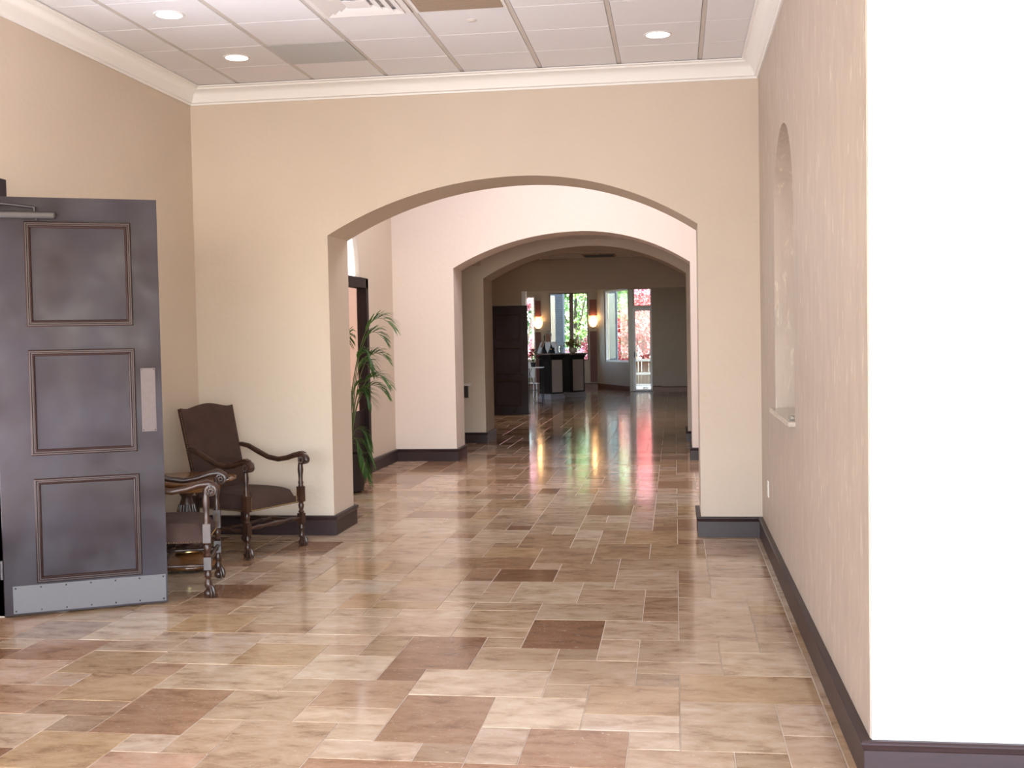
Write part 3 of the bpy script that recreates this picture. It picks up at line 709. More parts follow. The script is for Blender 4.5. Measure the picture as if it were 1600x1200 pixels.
# ------------------------------------------------------------------ chairs
def claw(mb, x, y, s=1):
    mb.ball((x, y, .030), .030, 10, 6, 1.0)
    for a in (-60, -20, 20, 60):
        r = math.radians(a)*1.0; dx, dy = math.sin(r)*s, math.cos(r)
        mb.tube([(x+dx*.008, y+dy*.008, .085), (x+dx*.030, y+dy*.030, .062), (x+dx*.040, y+dy*.040, .030), (x+dx*.036, y+dy*.036, .006)], [.011, .012, .010, .006], 7)
    return mb
LEGP = [(.018, .07), (.028, .085), (.022, .105), (.016, .125), (.024, .150), (.024, .160), (.018, .170), (.020, .185)]
def armchair(label, loc, rz):
    t = thing('armchair', label, 'chair', loc, rz, 'brown upholstered armchairs by the left wall')
    W2, D2 = .305, .29
    # seat: domed upholstered cushion over a rail
    n = 12; vs = []; fs = []
    def wid(v): return (.285 if v > 0 else .27)-.012*v*v
    for j in range(n+1):
        for i in range(n+1):
            u_, v_ = i/n*2-1, j/n*2-1
            z = .395+.085*(max(0, 1-u_**6))**.5*(max(0, 1-v_**6))**.5+.012*(1-u_*u_)*(1-v_*v_)
            vs.append((u_*(.27+.015*v_), v_*.285, z))
    for j in range(n):
        for i in range(n): a = j*(n+1)+i; fs.append((a, a+1, a+n+2, a+n+1))
    k0 = len(vs); ring = [i for i in range(n+1)]+[j*(n+1)+n for j in range(1, n+1)]+[n*(n+1)+i for i in range(n-1, -1, -1)]+[j*(n+1) for j in range(n-1, 0, -1)]
    for r_ in ring: vs.append((vs[r_][0], vs[r_][1], .345))
    m_ = len(ring)
    for q in range(m_): fs.append((ring[q], k0+q, k0+(q+1) % m_, ring[(q+1) % m_]))
    fs.append(tuple(k0+q for q in range(m_)))
    seat = MB().add(vs, fs).build('seat', M['fabric'], t, smooth=True)
    nl = MB()
    for q in range(44):
        x = -.27+.54*q/43
        nl.ball((x, .287, .352), .0042, 6, 4)
    for s in (-1, 1):
        for q in range(40): nl.ball((s*(.27+.015*(-1+2*q/39))+s*.002, -.285+.57*q/39, .352), .0042, 6, 4)
        for q in range(9): nl.ball((s*.255, .288, .36+q*.011), .0042, 6, 4)
    nl.build('nail_trim', M['brass'], seat, kind='stuff')
    # backrest, leaning, with a camel top
    tilt = math.radians(13)
    def P(x, z, d): zz = z-.44; return (x, -.245-zz*math.sin(tilt)+d*math.cos(tilt), .44+zz*math.cos(tilt)+d*math.sin(tilt))
    def top(x):
        a = abs(x)/.28; return 1.112+.036*(1+math.cos(PI*min(1, a*1.05)))/2+.010*max(0, a-.8)/.2
    nx, nz = 16, 12; vs = []; fs = []
    for side in (1, -1):
        for j in range(nz+1):
            for i in range(nx+1):
                u_ = i/nx*2-1; x = u_*(.262+.018*j/nz); z = .42+(top(x)-.42)*j/nz; v_ = j/nz*2-1
                d = .018+.024*(max(0, 1-abs(u_)**5))**.5*(max(0, 1-abs(v_)**7))**.5 if side > 0 else -.02
                vs.append(P(x, z, d))
    N1 = (nx+1)*(nz+1)
    for s_ in (0, N1):
        for j in range(nz):
            for i in range(nx): a = s_+j*(nx+1)+i; fs.append((a, a+1, a+nx+2, a+nx+1))
    ring = [i for i in range(nx+1)]+[j*(nx+1)+nx for j in range(1, nz+1)]+[nz*(nx+1)+i for i in range(nx-1, -1, -1)]+[j*(nx+1) for j in range(nz-1, 0, -1)]
    for q in range(len(ring)): a, b = ring[q], ring[(q+1) % len(ring)]; fs.append((a, b, b+N1, a+N1))
    bk = MB().add(vs, fs).build('backrest', M['fabric'], t, smooth=True)
    nl = MB()
    for s in (-1, 1):
        for q in range(46):
            z = .45+q*.0142; nl.ball(P(s*(.264+.018*(z-.42)/.7), z, .006), .0042, 6, 4)
    nl.build('nail_trim', M['brass'], bk, kind='stuff')
    # legs
    for s in (-1, 1):
        x, y = s*W2, D2; lg = MB(); claw(lg, x, y, 1)
        lg.lathe([(.016, .06), (.026, .08), (.022, .10), (.015, .12), (.022, .135), (.024, .15), (.018, .165), (.022, .18)], 12, (x, y, 0))
        lg.box(x-.023, x+.023, y-.023, y+.023, .18, .26)
        lg.lathe([(.018, .26), (.024, .272), (.015, .285), (.021, .305), (.024, .325), (.018, .34), (.022, .35)], 12, (x, y, 0))
        lg.box(x-.024, x+.024, y-.024, y+.024, .35, .47)
        lg.build('leg', M['chairwood'], t, smooth=True)
        x, y = s*.265, -.27; lg = MB(); claw(lg, x, y, 1)
        lg.lathe([(.016, .06), (.024, .08), (.015, .11), (.022, .13), (.018, .16), (.022, .18)], 12, (x, y, 0))
        lg.box(x-.021, x+.021, y-.021, y+.021, .18, .44)
        lg.build('leg', M['chairwood'], t, smooth=True)
        # arm with scroll and turned post
        am = MB(); x0, x1 = s*.272, s*.312
        pts = []; rad = []
        A_ = [(-.33, .80, .020), (-.29, .802, .024), (-.22, .790, .026), (-.12, .745, .027), (-.02, .705, .026), (.08, .690, .026), (.17, .705, .027), (.25, .730, .029), (.31, .735, .031), (.345, .715, .032), (.355, .688, .030)]
        for i_, (yy, zz, rr) in enumerate(A_): k = i_/(len(A_)-1); pts.append((x0+(x1-x0)*k, yy, zz-.012)); rad.append(rr*.78)
        am.tube(pts, rad, 10, 1.05)
        T0 = am.T; am.T = Matrix.Translation((x1-.034, .322, .682)) @ Matrix.Rotation(PI/2, 4, 'Y')
        am.lathe([(.018, 0), (.036, .004), (.038, .03), (.038, .040), (.036, .064), (.018, .068)], 16); am.T = T0
        ao = am.build('arm', M['chairwood'], t, smooth=True)
        rs = MB()
        for q in range(9):
            a = 2*PI*q/9; 
            for xs_ in (x1-.036, x1+.036): rs.ball((xs_, .322+.021*math.cos(a), .682+.021*math.sin(a)), .008, 6, 4)
        for xs_ in (x1-.036, x1+.036): rs.ball((xs_, .322, .682), .010, 8, 4)
        for q in range(5): rs.tube([(x1-.016+q*.008, .18, .708), (x1-.016+q*.008, .24, .732), (x1-.016+q*.008, .30, .744), (x1-.016+q*.008, .335, .734)], [.002, .005, .006, .003], 6)
        rs.build('carving', M['chairwood'], ao, smooth=True)
        ps = MB().lathe([(.022, .47), (.017, .485), (.022, .50), (.016, .52), (.018, .56), (.023, .60), (.019, .64), (.014, .665), (.018, .69)], 12, (s*.307, D2, 0))
        ps.build('arm_post', M['chairwood'], t, smooth=True)
    def turned(p, q, r0, n_=5):
        p, q = Vector(p), Vector(q); pts = []; rr = []; seq = [1, .62, 1.15, .7, .95, 1.25, .95, .7, 1.15, .62, 1]
        mb_ = MB(); N_ = 34
        for i in range(N_+1):
            k = i/N_; f = k*10; a = int(min(9, f)); g = f-a; pts.append(p.lerp(q, k)); rr.append(r0*(seq[a]*(1-g)+seq[a+1]*g))
        return mb_.tube(pts, rr, 10)
    turned((-W2, D2, .225), (W2, D2, .225), .017).build('stretcher', M['chairwood'], t, smooth=True)
    for s in (-1, 1): turned((s*W2, D2, .205), (s*.265, -.27, .205), .013).build('stretcher', M['chairwood'], t, smooth=True)
    turned((-.287, 0, .205), (.287, 0, .205), .013).build('stretcher', M['chairwood'], t, smooth=True)
    MB().box(-.245, .245, -.29, -.25, .34, .44).build('back_rail', M['chairwood'], t)
    return t
def set_chair(label, fa, fb_):
    """front feet positions on the floor: fa = sitter's right ... fb = sitter's left as seen from the front"""
    a, b = Vector(fa), Vector(fb_); mid = (a+b)/2; d = (b-a).normalized()      # along chair +x?
    fwd = Vector((d.y, -d.x))
    rz = math.atan2(fwd.y, fwd.x)-PI/2
    o = mid-fwd*.29
    return armchair(label, (o.x, o.y, .001), rz)
set_chair('brown armchair with wooden scroll arms, fully seen in the corner by the arch', (-3.151, 8.165), (-2.924, 8.727))
set_chair('brown armchair half hidden behind the open dark door', (-2.93, 6.90), (-3.105, 7.49))

# ------------------------------------------------------------------ side table
t = thing('side_table', 'round polished wooden side table between the two brown armchairs', 'table', (-3.47, 7.83, .001))
MB().lathe([(.02, .615), (.30, .615), (.335, .622), (.35, .632), (.352, .642), (.346, .650), (.33, .654), (.001, .655)], 44).build('table_top', M['tablewood'], t, smooth=True)
MB().lathe([(.06, .56), (.24, .565), (.25, .58), (.25, .615), (.05, .615)], 36).build('apron', M['tablewood'], t, smooth=True)
pd = MB().lathe([(.03, .12), (.085, .14), (.09, .17), (.05, .19), (.035, .22), (.05, .25), (.062, .32), (.066, .38), (.052, .46), (.036, .51), (.055, .54), (.06, .56)], 24)
pd.build('pedestal', M['chairwood'], t, smooth=True)
rd = MB()
for k in range(16):
    a = 2*PI*k/16; ca, sa = math.cos(a), math.sin(a); rd.tube([(.050*ca, .050*sa, .25), (.064*ca, .064*sa, .32), (.068*ca, .068*sa, .38), (.053*ca, .053*sa, .46)], [.005, .008, .008, .005], 6)
rd.build('reeding', M['chairwood'], t, smooth=True)
MB().lathe([(.085, .115), (.10, .125), (.10, .14), (.06, .15)], 24).build('brass_collar', M['brass'], t, smooth=True)
MB().lathe([(.02, .02), (.22, .02), (.235, .035), (.23, .06), (.16, .085), (.09, .11), (.02, .12)], 30).build('base', M['tablewood'], t, smooth=True)
for k in range(4):
    a = PI/4+k*PI/2; MB().ball((.18*math.cos(a), .18*math.sin(a), .018), .026, 10, 6, .75).build('foot', M['chairwood'], t, smooth=True)

# ------------------------------------------------------------------ potted palm
def palm(loc):
    t = thing('potted_palm', 'green feathery palm just behind the left pier of the first arch', 'plant', loc)
    MB().lathe([(.12, 0), (.16, .02), (.19, .22), (.20, .36), (.215, .38), (.215, .41), (.185, .41), (.18, .37), (.001, .365)], 24).build('pot', M['pot'], t, smooth=True)
    R_ = random.Random(4)
    specs = [(.52, -.02, 1.74, 2.22, 1), (.40, .12, 1.60, 2.05, .9), (.34, -.16, 1.36, 1.85, .9), (.44, .04, 1.40, 1.75, .8), (.24, .15, 1.28, 1.65, .9),
             (.47, -.06, 1.14, 1.50, .9), (.40, .14, 1.02, 1.42, .8), (.30, -.14, .95, 1.35, .9), (.20, .05, 1.02, 1.45, .8),
             (.24, .0, .48, .92, .7), (.24, -.12, .22, .85, .8), (.20, .12, .12, .75, .7), (.26, .06, .30, .80, .6),
             (-.08, .35, 1.6, 2.0, .9), (-.05, -.35, 1.5, 2.0, .9), (-.10, .3, .9, 1.4, .8), (0, -.36, .9, 1.4, .8), (-.12, 0, 1.7, 2.1, .7)]
    for dx, dy, tz, az_, ls in specs:
        P0 = Vector((R_.uniform(-.04, .04), R_.uniform(-.04, .04), .38)); P1 = Vector((dx*.30, dy*.3, az_)); P2 = Vector((dx, dy, tz))
        pts = []
        for i in range(15):
            k = i/14; pts.append(P0*(1-k)**2+P1*2*k*(1-k)+P2*k*k)
        side = Vector((-dy, dx, 0)).normalized()
        f = MB().tube(pts, [.007-.0004*i for i in range(15)], 6).build('frond_stem', M['cane'], t, smooth=True)
        lf = MB()
        for q in range(20):
            k = .54+.46*q/19; i = min(13, int(k*14)); g = k*14-i; p = pts[i].lerp(pts[i+1], min(1, g)); tn = (pts[i+1]-pts[i]).normalized()
            L_ = (.20*math.sin(PI*(.22+.62*q/19))+.03)*ls; w_ = .0075
            for s in (-1, 1):
                dr = (tn*1.0+side*s*.62+Vector((0, 0, R_.uniform(.0, .3)))).normalized(); up = Vector((0, 0, 1)); wd = dr.cross(up).normalized()*w_
                p1 = p+dr*L_*.35+up*.01; p2 = p+dr*L_*.7-up*L_*.06; p3 = p+dr*L_*.97-up*L_*.26
                lf.add([p-wd*.3, p+wd*.3, p1-wd, p1+wd, p2-wd*.8, p2+wd*.8, p3, p1+up*.003, p2+up*.002], [(0, 1, 3, 7), (0, 7, 2), (2, 7, 8, 4), (7, 3, 5, 8), (4, 8, 6), (8, 5, 6)])
        o_ = lf.build('leaflets', M['palm'], f); o_['kind'] = 'stuff'
    MB().lathe([(.17, .355), (.17, .37), (.001, .372)], 20).build('soil', M['soil'], t)
    return t
palm((-3.455, 11.9, .001))

for x in (-2.9, -.6):  # unseen warm spots added to brighten the lobby header
    light('SPOT', 'lobby_fill_spot', (x, 22.2, 3.2), 90, (1, .80, .62), target=(x, 22.4, 0), size=.08, spot=math.radians(130), blend=.6)
# small fixture on the passage wall
t = thing('wall_bracket', 'small dark bracket with a pale ledge on the passage wall', 'bracket', (-3.19, Y3, 0))
MB().box(-.09, .09, -.09, 0, .885, .915).build('ledge', M['casing'], t, bevel=.004)
MB().box(-.03, .03, -.05, 0, .70, .885).build('bracket_arm', M['bronze'], t, bevel=.004)

# ------------------------------------------------------------------ lobby door leaf
PN2 = [(.10, .66, 1.56, 2.12), (.10, .66, .86, 1.42), (.10, .66, .20, .74)]
panel_door('panelled_door', 'dark three-panel door folded back beside the far lobby opening', (-3.83, 23.90, 0), math.radians(1), .80, 2.28, PN2)

# ------------------------------------------------------------------ foyer windows and door
def window(name, T, s0, s1, z0, z1, mull=(), bars=(), fw=.05, m_='mullion'):
    f = MB(); f.T = T; d0, d1 = -.09, -.03
    f.box(s0, s1, d0, d1, z0, z0+fw); f.box(s0, s1, d0, d1, z1-fw, z1); f.box(s0, s0+fw, d0, d1, z0+fw, z1-fw); f.box(s1-fw, s1, d0, d1, z0+fw, z1-fw)
    o = f.build(name, M[m_]); o['kind'] = 'structure'
    for a, b in mull:
        q = MB(); q.T = T; q.box(a, b, -.12, -.01, z0+fw, z1-fw).build('mullion', M[m_], o)
    for a, b in bars:
        q = MB(); q.T = T; q.box(s0+fw, s1-fw, d0, d1, a, b).build('transom_bar', M[m_], o)
    ed = [s0+fw]+[e for ab in mull for e in ab]+[s1-fw]
    for i in range(0, len(ed), 2):
        q = MB(); q.T = T; q.box(ed[i], ed[i+1], -.064, -.058, z0+fw, z1-fw).build('pane', M['glass'], o)
    return o
TA, _ = frame_T(A0, A1); TB, LB = frame_T(A1, B1); TC, _ = frame_T(B1, (1.9, 33.6))
window('window_1', TA, 1.20, 1.575, .90, 2.89, fw=.03, m_='whitef')
window('window_2', TA, 2.04, 3.24, .877, 2.985, mull=[(2.66, 2.78)], fw=.03)
window('window_3', TB, .60, 2.52, .84, 2.99, fw=.05, m_='whitef')
# exterior door with transom
f = MB(); f.T = TC
f.box(0, .09, -.12, .02, 0, 2.95); f.box(.61, .645, -.12, .01, 0, 2.95); f.box(.09, .61, -.10, .01, 2.40, 2.48)
o = f.build('door_3', M['casing']); o['kind'] = 'structure'
q = MB(); q.T = TC; q.box(.09, .61, -.06, -.055, 2.48, 2.95).build('transom_pane', M['doorglass'], o)
q = MB(); q.T = TC; q.box(.09, .17, -.08, -.04, .01, 2.40); q.box(.17, .61, -.08, -.04, 2.33, 2.40); q.box(.585, .61, -.08, -.04, .01, 2.33); q.box(.17, .585, -.08, -.04, .01, .06)
lf = q.build('door_leaf', M['whitef'], o)
q = MB(); q.T = TC; q.box(.17, .585, -.063, -.058, .06, 2.33).build('door_pane', M['doorglass'], lf)
q = MB(); q.T = TC; q.box(.125, .145, -.04, -.0, .98, 1.15).build('door_handle', M['bronze'], lf)
q = MB(); q.T = TC; q.box(0, .645, -.14, .02, 0.001, .015).build('threshold', M['steel'], o)
# red-brown wall panels behind the sconces, as structure trim
for i, (s, w_) in enumerate(((1.68, .17), (3.40, .21))):
    q = MB(); q.T = TA
    q.box(s-w_/2, s+w_/2, 0, .03, .20, 1.78); q.box(s-w_/2, s+w_/2, 0, .03, 2.26, 2.76)
    o = q.build('trim_%d' % (4+i), M['redpanel'], bevel=.006); o['kind'] = 'structure'
def sconce(T, s, z, label):
    p = T @ Vector((s, 0, z)); t = thing('wall_sconce', label, 'lamp', p, 0, 'glowing bowl sconces in the far foyer')
    r = .14
    vs = []; fs = []; n1, n2 = 8, 12
    for i in range(n1+1):
        ph = PI/2*i/n1
        for k in range(n2+1):
            a = PI+PI*k/n2; rr = r*math.cos(ph)
            vs.append((rr*math.cos(a), rr*math.sin(a)-.01, -.24*math.sin(ph)))
    for i in range(n1):
        for k in range(n2): a = i*(n2+1)+k; fs.append((a, a+1, a+n2+2, a+n2+1))
    MB().add(vs, fs).build('bowl', M['bowl'], t, smooth=True)
    MB().box(-.05, .05, -.02, 0, -.26, -.05).build('back_plate', M['bronze'], t, bevel=.004)
    MB().ball((0, -.02, -.25), .02, 8, 6).build('finial', M['bronze'], t, smooth=True)
    l = light('POINT', 'sconce_bulb', (0, 0, 0), 5, (1, .58, .25), size=.04); l.parent = t; l.location = (0, -.09, .05)
sconce(TA, 1.68, 2.12, 'glowing amber wall sconce above the clerk')
sconce(TA, 3.40, 2.14, 'glowing amber wall sconce between the two far windows')

# ------------------------------------------------------------------ host podiums
def podium(label, corner, rz, w_, d_, h):
    """near corner at origin; left face runs along +y' , right face along +x'"""
    t = thing('host_podium', label, 'podium', (corner[0], corner[1], .001), rz, 'dark host podiums in the foyer')
    MB().box(.03, w_-.03, .03, d_-.03, .12, h-.10).build('body', M['podium'], t, bevel=.004)
    b = MB(); 
    for e, z0, z1 in ((0, 0, .085), (.012, .085, .11), (.022, .11, .14)): b.box(e, w_-e, e, d_-e, z0, z1)
    b.build('plinth', M['podglint'], t, bevel=.005)
    c = MB()
    for e, z0, z1 in ((.018, h-.13, h-.10), (.0, h-.10, h-.07), (-.02, h-.07, h-.035)): c.box(e, w_-e, e, d_-e, z0, z1)
    c.build('cornice', M['podium'], t, bevel=.005)
    MB().box(-.04, w_+.04, -.04, d_+.04, h-.035, h).build('podium_top', M['granite'], t, bevel=.006)
    MB().box(.07, w_-.07, .018, .032, .18, h-.17).build('side_panel', M['podpanel_lit'], t, bevel=.004)
    MB().box(.018, .032, .07, d_-.07, .18, h-.17).build('front_panel', M['podium'], t, bevel=.004)
    for x in (.035, w_-.06): MB().box(x, x+.025, .010, .03, .14, h-.13).build('pilaster', M['podium'], t, bevel=.004)
    return t
podium('dark wooden host podium on the left, in front of the clerk', (-3.19, 29.75), math.radians(48), .50, .50, 1.19)
podium('dark wooden host podium on the right, topped with dried flowers', (-2.72, 30.60), math.radians(48), .52, .52, 1.18)

# ------------------------------------------------------------------ things on and beside the podiums
t = thing('dried_bouquet', 'brown and green dried bouquet in a tan bowl on the right podium', 'flowers', (-2.70, 30.92, 1.182))
MB().lathe([(.05, 0), (.09, .02), (.115, .08), (.10, .14), (.105, .15), (.08, .15), (.001, .13)], 18).build('bowl', M['vase'], t, smooth=True)
R_ = random.Random(8); lf = MB(); st = MB()
for k in range(34):
    a = R_.uniform(0, 2*PI); el = R_.uniform(.15, 1.4); L_ = R_.uniform(.14, .30)
    d = Vector((math.cos(a)*math.cos(el)*1.25, math.sin(a)*math.cos(el), math.sin(el)*.8)); p = Vector((0, 0, .13)); q = p+d*L_
    st.tube([p, p.lerp(q, .5)+Vector((0, 0, .02)), q], .003, 5)
    for j in range(9):
        c = q+Vector((R_.uniform(-.05, .05), R_.uniform(-.05, .05), R_.uniform(-.04, .04))); u_ = Vector((R_.uniform(-1, 1), R_.uniform(-1, 1), R_.uniform(-1, 1))).normalized()*.03; v_ = u_.orthogonal().normalized()*.014
        lf.add([c-u_, c+v_, c+u_, c-v_], [(0, 1, 2, 3)])
st.build('stems', M['cane'], t); o_ = lf.build('flowers', M['leafo'], t); o_['kind'] = 'stuff'
t = thing('glass_pitcher', 'clear glass pitcher on the podium beside the clerk', 'glassware', (-3.00, 30.30, 1.192))
MB().lathe([(.045, 0), (.055, .01), (.06, .10), (.045, .17), (.05, .20), (.047, .20), (.042, .17), (.056, .10), (.05, .014), (.001, .012)], 18).build('body', M['clear'], t, smooth=True)
MB().tube([(.05, 0, .16), (.10, 0, .15), (.105, 0, .09), (.058, 0, .06)], .007, 8).build('handle', M['clear'], t, smooth=True)
t = thing('side_stand', 'thin-legged stand with a white top left of the podiums', 'table', (-3.42, 28.4, .001))
MB().box(-.20, .20, -.2, .2, .86, .885).build('stand_top', M['white'], t, bevel=.004)
for sx in (-1, 1):
    for sy in (-1, 1): MB().tube([(sx*.18, sy*.18, .0), (sx*.17, sy*.17, .86)], .010, 8).build('leg', M['black'], t, smooth=True)
MB().box(-.175, .175, -.008, .008, .30, .315).build('stretcher', M['black'], t)
cb = tag(MB().tube([(-3.50, 28.35, .86), (-3.53, 28.16, .72), (-3.44, 28.13, .50), (-3.36, 28.14, .30), (-3.45, 28.13, .10), (-3.42, 28.14, .012), (-3.30, 28.10, .010), (-3.24, 28.2, .010)], .006, 6).build('power_cord', M['black'], smooth=True), 'black cord hanging from the thin-legged stand to the floor', 'cord')
t = thing('poinsettia', 'red poinsettia on the white-topped stand', 'plant', (-3.47, 28.42, .887))
MB().lathe([(.05, 0), (.07, .10), (.075, .11), (.06, .11), (.001, .10)], 14).build('pot', M['pot'], t, smooth=True)
lf = MB(); lg_ = MB()
for k in range(110):
    a = R_.uniform(0, 2*PI); r_ = R_.uniform(.02, .19); z = .42-r_*r_*5+R_.uniform(-.12, .04); c = Vector((r_*math.cos(a), r_*math.sin(a), z)); u_ = Vector((math.cos(a), math.sin(a), R_.uniform(-.5, .3))).normalized()*.06; v_ = Vector((-math.sin(a), math.cos(a), R_.uniform(-.3, .3)))*.026
    (lf if z > .24 and k % 4 else lg_).add([c-u_, c+v_, c+u_, c-v_], [(0, 1, 2, 3)])
o_ = lf.build('bracts', M['poins'], t); o_['kind'] = 'stuff'; o_ = lg_.build('leaves', M['leafd'], t); o_['kind'] = 'stuff'
sm_ = MB()
for k in range(6):
    a = k*PI/3; sm_.tube([(0, 0, .09), (.05*math.cos(a), .05*math.sin(a), .25), (.1*math.cos(a), .1*math.sin(a), .36)], .005, 5)
sm_.build('stems', M['cane'], t)
# white folding chair, mostly hidden by the lobby door
t = thing('white_chair', 'white chair back half hidden behind the far dark door and stand', 'chair', (-3.74, 29.5, .001), math.radians(20))
MB().box(-.2, .2, -.2, .2, .43, .46).build('seat', M['white'], t, bevel=.01)
bk = MB(); bk.T = Matrix.Rotation(math.radians(8), 4, 'X'); bk.box(-.19, .19, .12, .15, .56, .98); bk.build('backrest', M['white'], t, bevel=.02)
for sx in (-1, 1):
    MB().tube([(sx*.18, -.18, 0), (sx*.175, -.17, .44)], .014, 8).build('leg', M['white'], t, smooth=True)
    MB().tube([(sx*.18, .22, 0), (sx*.175, .16, .44), (sx*.17, .02, .98)], .014, 8).build('leg', M['white'], t, smooth=True)

# ------------------------------------------------------------------ the clerk
def skin_obj(name, verts, edges, radii, material, parent, sub=2, root=0):
    me = bpy.data.meshes.new(name); me.from_pydata(verts, edges, []); me.materials.append(material)
    o = bpy.data.objects.new(name, me); col.objects.link(o); o.parent = parent
    sk = o.modifiers.new('skin', 'SKIN'); sk.use_smooth_shade = True
    me.skin_vertices[0].data
    for i, r in enumerate(radii):
        d = me.skin_vertices[0].data[i]; d.radius = r if hasattr(r, '__len__') else (r, r); d.use_root = (i == root)
    ss = o.modifiers.new('sub', 'SUBSURF'); ss.levels = sub; ss.render_levels = sub
    return o
def clerk(loc, rz):
    t = thing('person', 'silver-haired person in white shirt and black vest holding a phone behind the podium', 'person', loc, rz)
    # joints (x to the person's left, y to the back, z up); facing -y
    J = dict(pel=(0, 0, .93), bel=(0, -.005, 1.08), che=(0, 0, 1.27), upc=(0, .01, 1.40), nec=(0, .01, 1.49), hea0=(0, -.005, 1.575), hea1=(0, -.012, 1.66), hea2=(0, -.005, 1.72),
             ls=(.185, .01, 1.415), le=(.25, .0, 1.13), lw=(.22, -.19, 1.00), lh=(.20, -.25, 1.00),
             rs=(-.185, .01, 1.415), re=(-.25, -.10, 1.17), rw=(-.145, -.17, 1.38), rh=(-.115, -.135, 1.47),
             lhip=(.10, 0, .90), lk=(.11, -.02, .49), la=(.115, .02, .09), lt=(.125, -.13, .04),
             rhip=(-.10, 0, .90), rk=(-.11, -.02, .49), ra=(-.115, .02, .09), rt=(-.125, -.13, .04))
    rr = dict(pel=(.155, .11), bel=(.14, .105), che=(.155, .115), upc=(.12, .09), nec=(.055, .058), hea0=(.062, .075), hea1=(.078, .095), hea2=(.062, .078),
              ls=.062, le=.043, lw=.030, lh=(.036, .018), rs=.062, re=.043, rw=.030, rh=(.036, .018), lhip=.088, lk=.056, la=.040, lt=(.04, .03), rhip=.088, rk=.056, ra=.040, rt=(.04, .03))
    E_ = [('pel', 'bel'), ('bel', 'che'), ('che', 'upc'), ('upc', 'nec'), ('nec', 'hea0'), ('hea0', 'hea1'), ('hea1', 'hea2'), ('upc', 'ls'), ('ls', 'le'), ('le', 'lw'), ('lw', 'lh'), ('upc', 'rs'), ('rs', 're'), ('re', 'rw'), ('rw', 'rh'),
          ('pel', 'lhip'), ('lhip', 'lk'), ('lk', 'la'), ('la', 'lt'), ('pel', 'rhip'), ('rhip', 'rk'), ('rk', 'ra'), ('ra', 'rt')]
    V = [J[k] for k in J]; idx = {k: i for i, k in enumerate(J)}; ed = [(idx[a], idx[b]) for a, b in E_]; rad = [rr[k] for k in J]
    # five fingers and a thumb side per hand
    def hand(w, h, curl, tdir):
        w_, h_ = Vector(J[w]), Vector(J[h]); d = (h_-w_).normalized(); c = Vector(curl).normalized(); s = d.cross(c).normalized()
        for q, L_ in enumerate((.065, .075, .070, .055)):
            b = h_+s*(-.027+.018*q); i0 = len(V); V.extend([tuple(b+d*.02), tuple(b+d*(.02+L_*.5)+c*.008), tuple(b+d*(.02+L_*.85)+c*.03)]); rad.extend([.009, .0085, .007]); ed.extend([(idx[h], i0), (i0, i0+1), (i0+1, i0+2)])
        b = h_-d*.02+s*tdir*.035; i0 = len(V); V.extend([tuple(b+s*tdir*.01), tuple(b+s*tdir*.02+d*.04+c*.015)]); rad.extend([.010, .008]); ed.extend([(idx[h], i0), (i0, i0+1)])
    hand('lw', 'lh', (0, -.2, -1), -1); hand('rw', 'rh', (.8, .6, 0), 1)
    body = skin_obj('body', V, ed, rad, M['skin'], t)
    # face
    fc = MB(); fc.tube([(0, -.100, 1.672), (0, -.121, 1.635), (0, -.108, 1.628)], [.009, .014, .011], 8); fc.build('nose', M['skin'], t, smooth=True)
    for s in (-1, 1):
        MB().ball((s*.032, -.094, 1.672), .011, 8, 6).build('eye', M['white'], t, smooth=True)
        MB().ball((s*.032, -.103, 1.672), .005, 8, 6).build('pupil', M['black'], t, smooth=True)
        MB().ball((s*.083, .0, 1.655), .026, 8, 6, 1.1, .4, .8).build('ear', M['skin'], t, smooth=True)
    MB().ball((0, -.093, 1.598), .024, 10, 6, .25, 1, .4).build('mouth', mat('lips', (.35, .13, .11), .5), t, smooth=True)
    # hair cap
    vs = []; fs = []; n1, n2 = 9, 20
    for i in range(n1+1):
        for k in range(n2):
            a = 2*PI*k/n2; front = max(0, -math.sin(a)); lim = PI*.60-front*.62
            ph = lim*i/n1; R1 = .094+.004*math.sin(7*a+3*i)
            vs.append((R1*.94*math.sin(ph)*math.cos(a), R1*1.16*math.sin(ph)*math.sin(a)+.004, 1.686+R1*1.0*math.cos(ph)))
    for i in range(n1):
        for k in range(n2): fs.append((i*n2+k, i*n2+(k+1) % n2, (i+1)*n2+(k+1) % n2, (i+1)*n2+k))
    h = MB().add(vs, fs).build('hair', M['hair'], t, smooth=True); sd_ = h.modifiers.new('s', 'SOLIDIFY'); sd_.thickness = .005
    # shirt: torso plus sleeves to the wrists
    S = [(0, 0, .92), (0, 0, 1.10), (0, 0, 1.27), (0, .01, 1.41), (0, .008, 1.485), (.185, .01, 1.42), (.25, 0, 1.13), (.222, -.17, 1.01), (-.185, .01, 1.42), (-.25, -.10, 1.17), (-.152, -.165, 1.36)]
    skin_obj('shirt', S, [(0, 1), (1, 2), (2, 3), (3, 4), (3, 5), (5, 6), (6, 7), (3, 8), (8, 9), (9, 10)],
             [(.165, .118), (.150, .114), (.165, .124), (.135, .10), (.066, .068), .078, .058, .042, .078, .058, .042], M['shirt'], t)
    # vest with a V opening, wrapped round the torso
    vs = []; fs = []; n = 36; rows = 12
    for j in range(rows+1):
        z = .90+j*(1.47-.90)/rows; kx = .185 if z < 1.30 else .185-.075*((z-1.30)/.17)**1.3; ky = .142 if z < 1.34 else .142-.035*((z-1.34)/.13)
        for i in range(n+1):
            gap = .02 if z < 1.18 else .02+.75*(z-1.18)/.29
            a = -PI/2+gap+(2*PI-2*gap)*i/n
            vs.append((kx*math.cos(a), ky*math.sin(a), z))
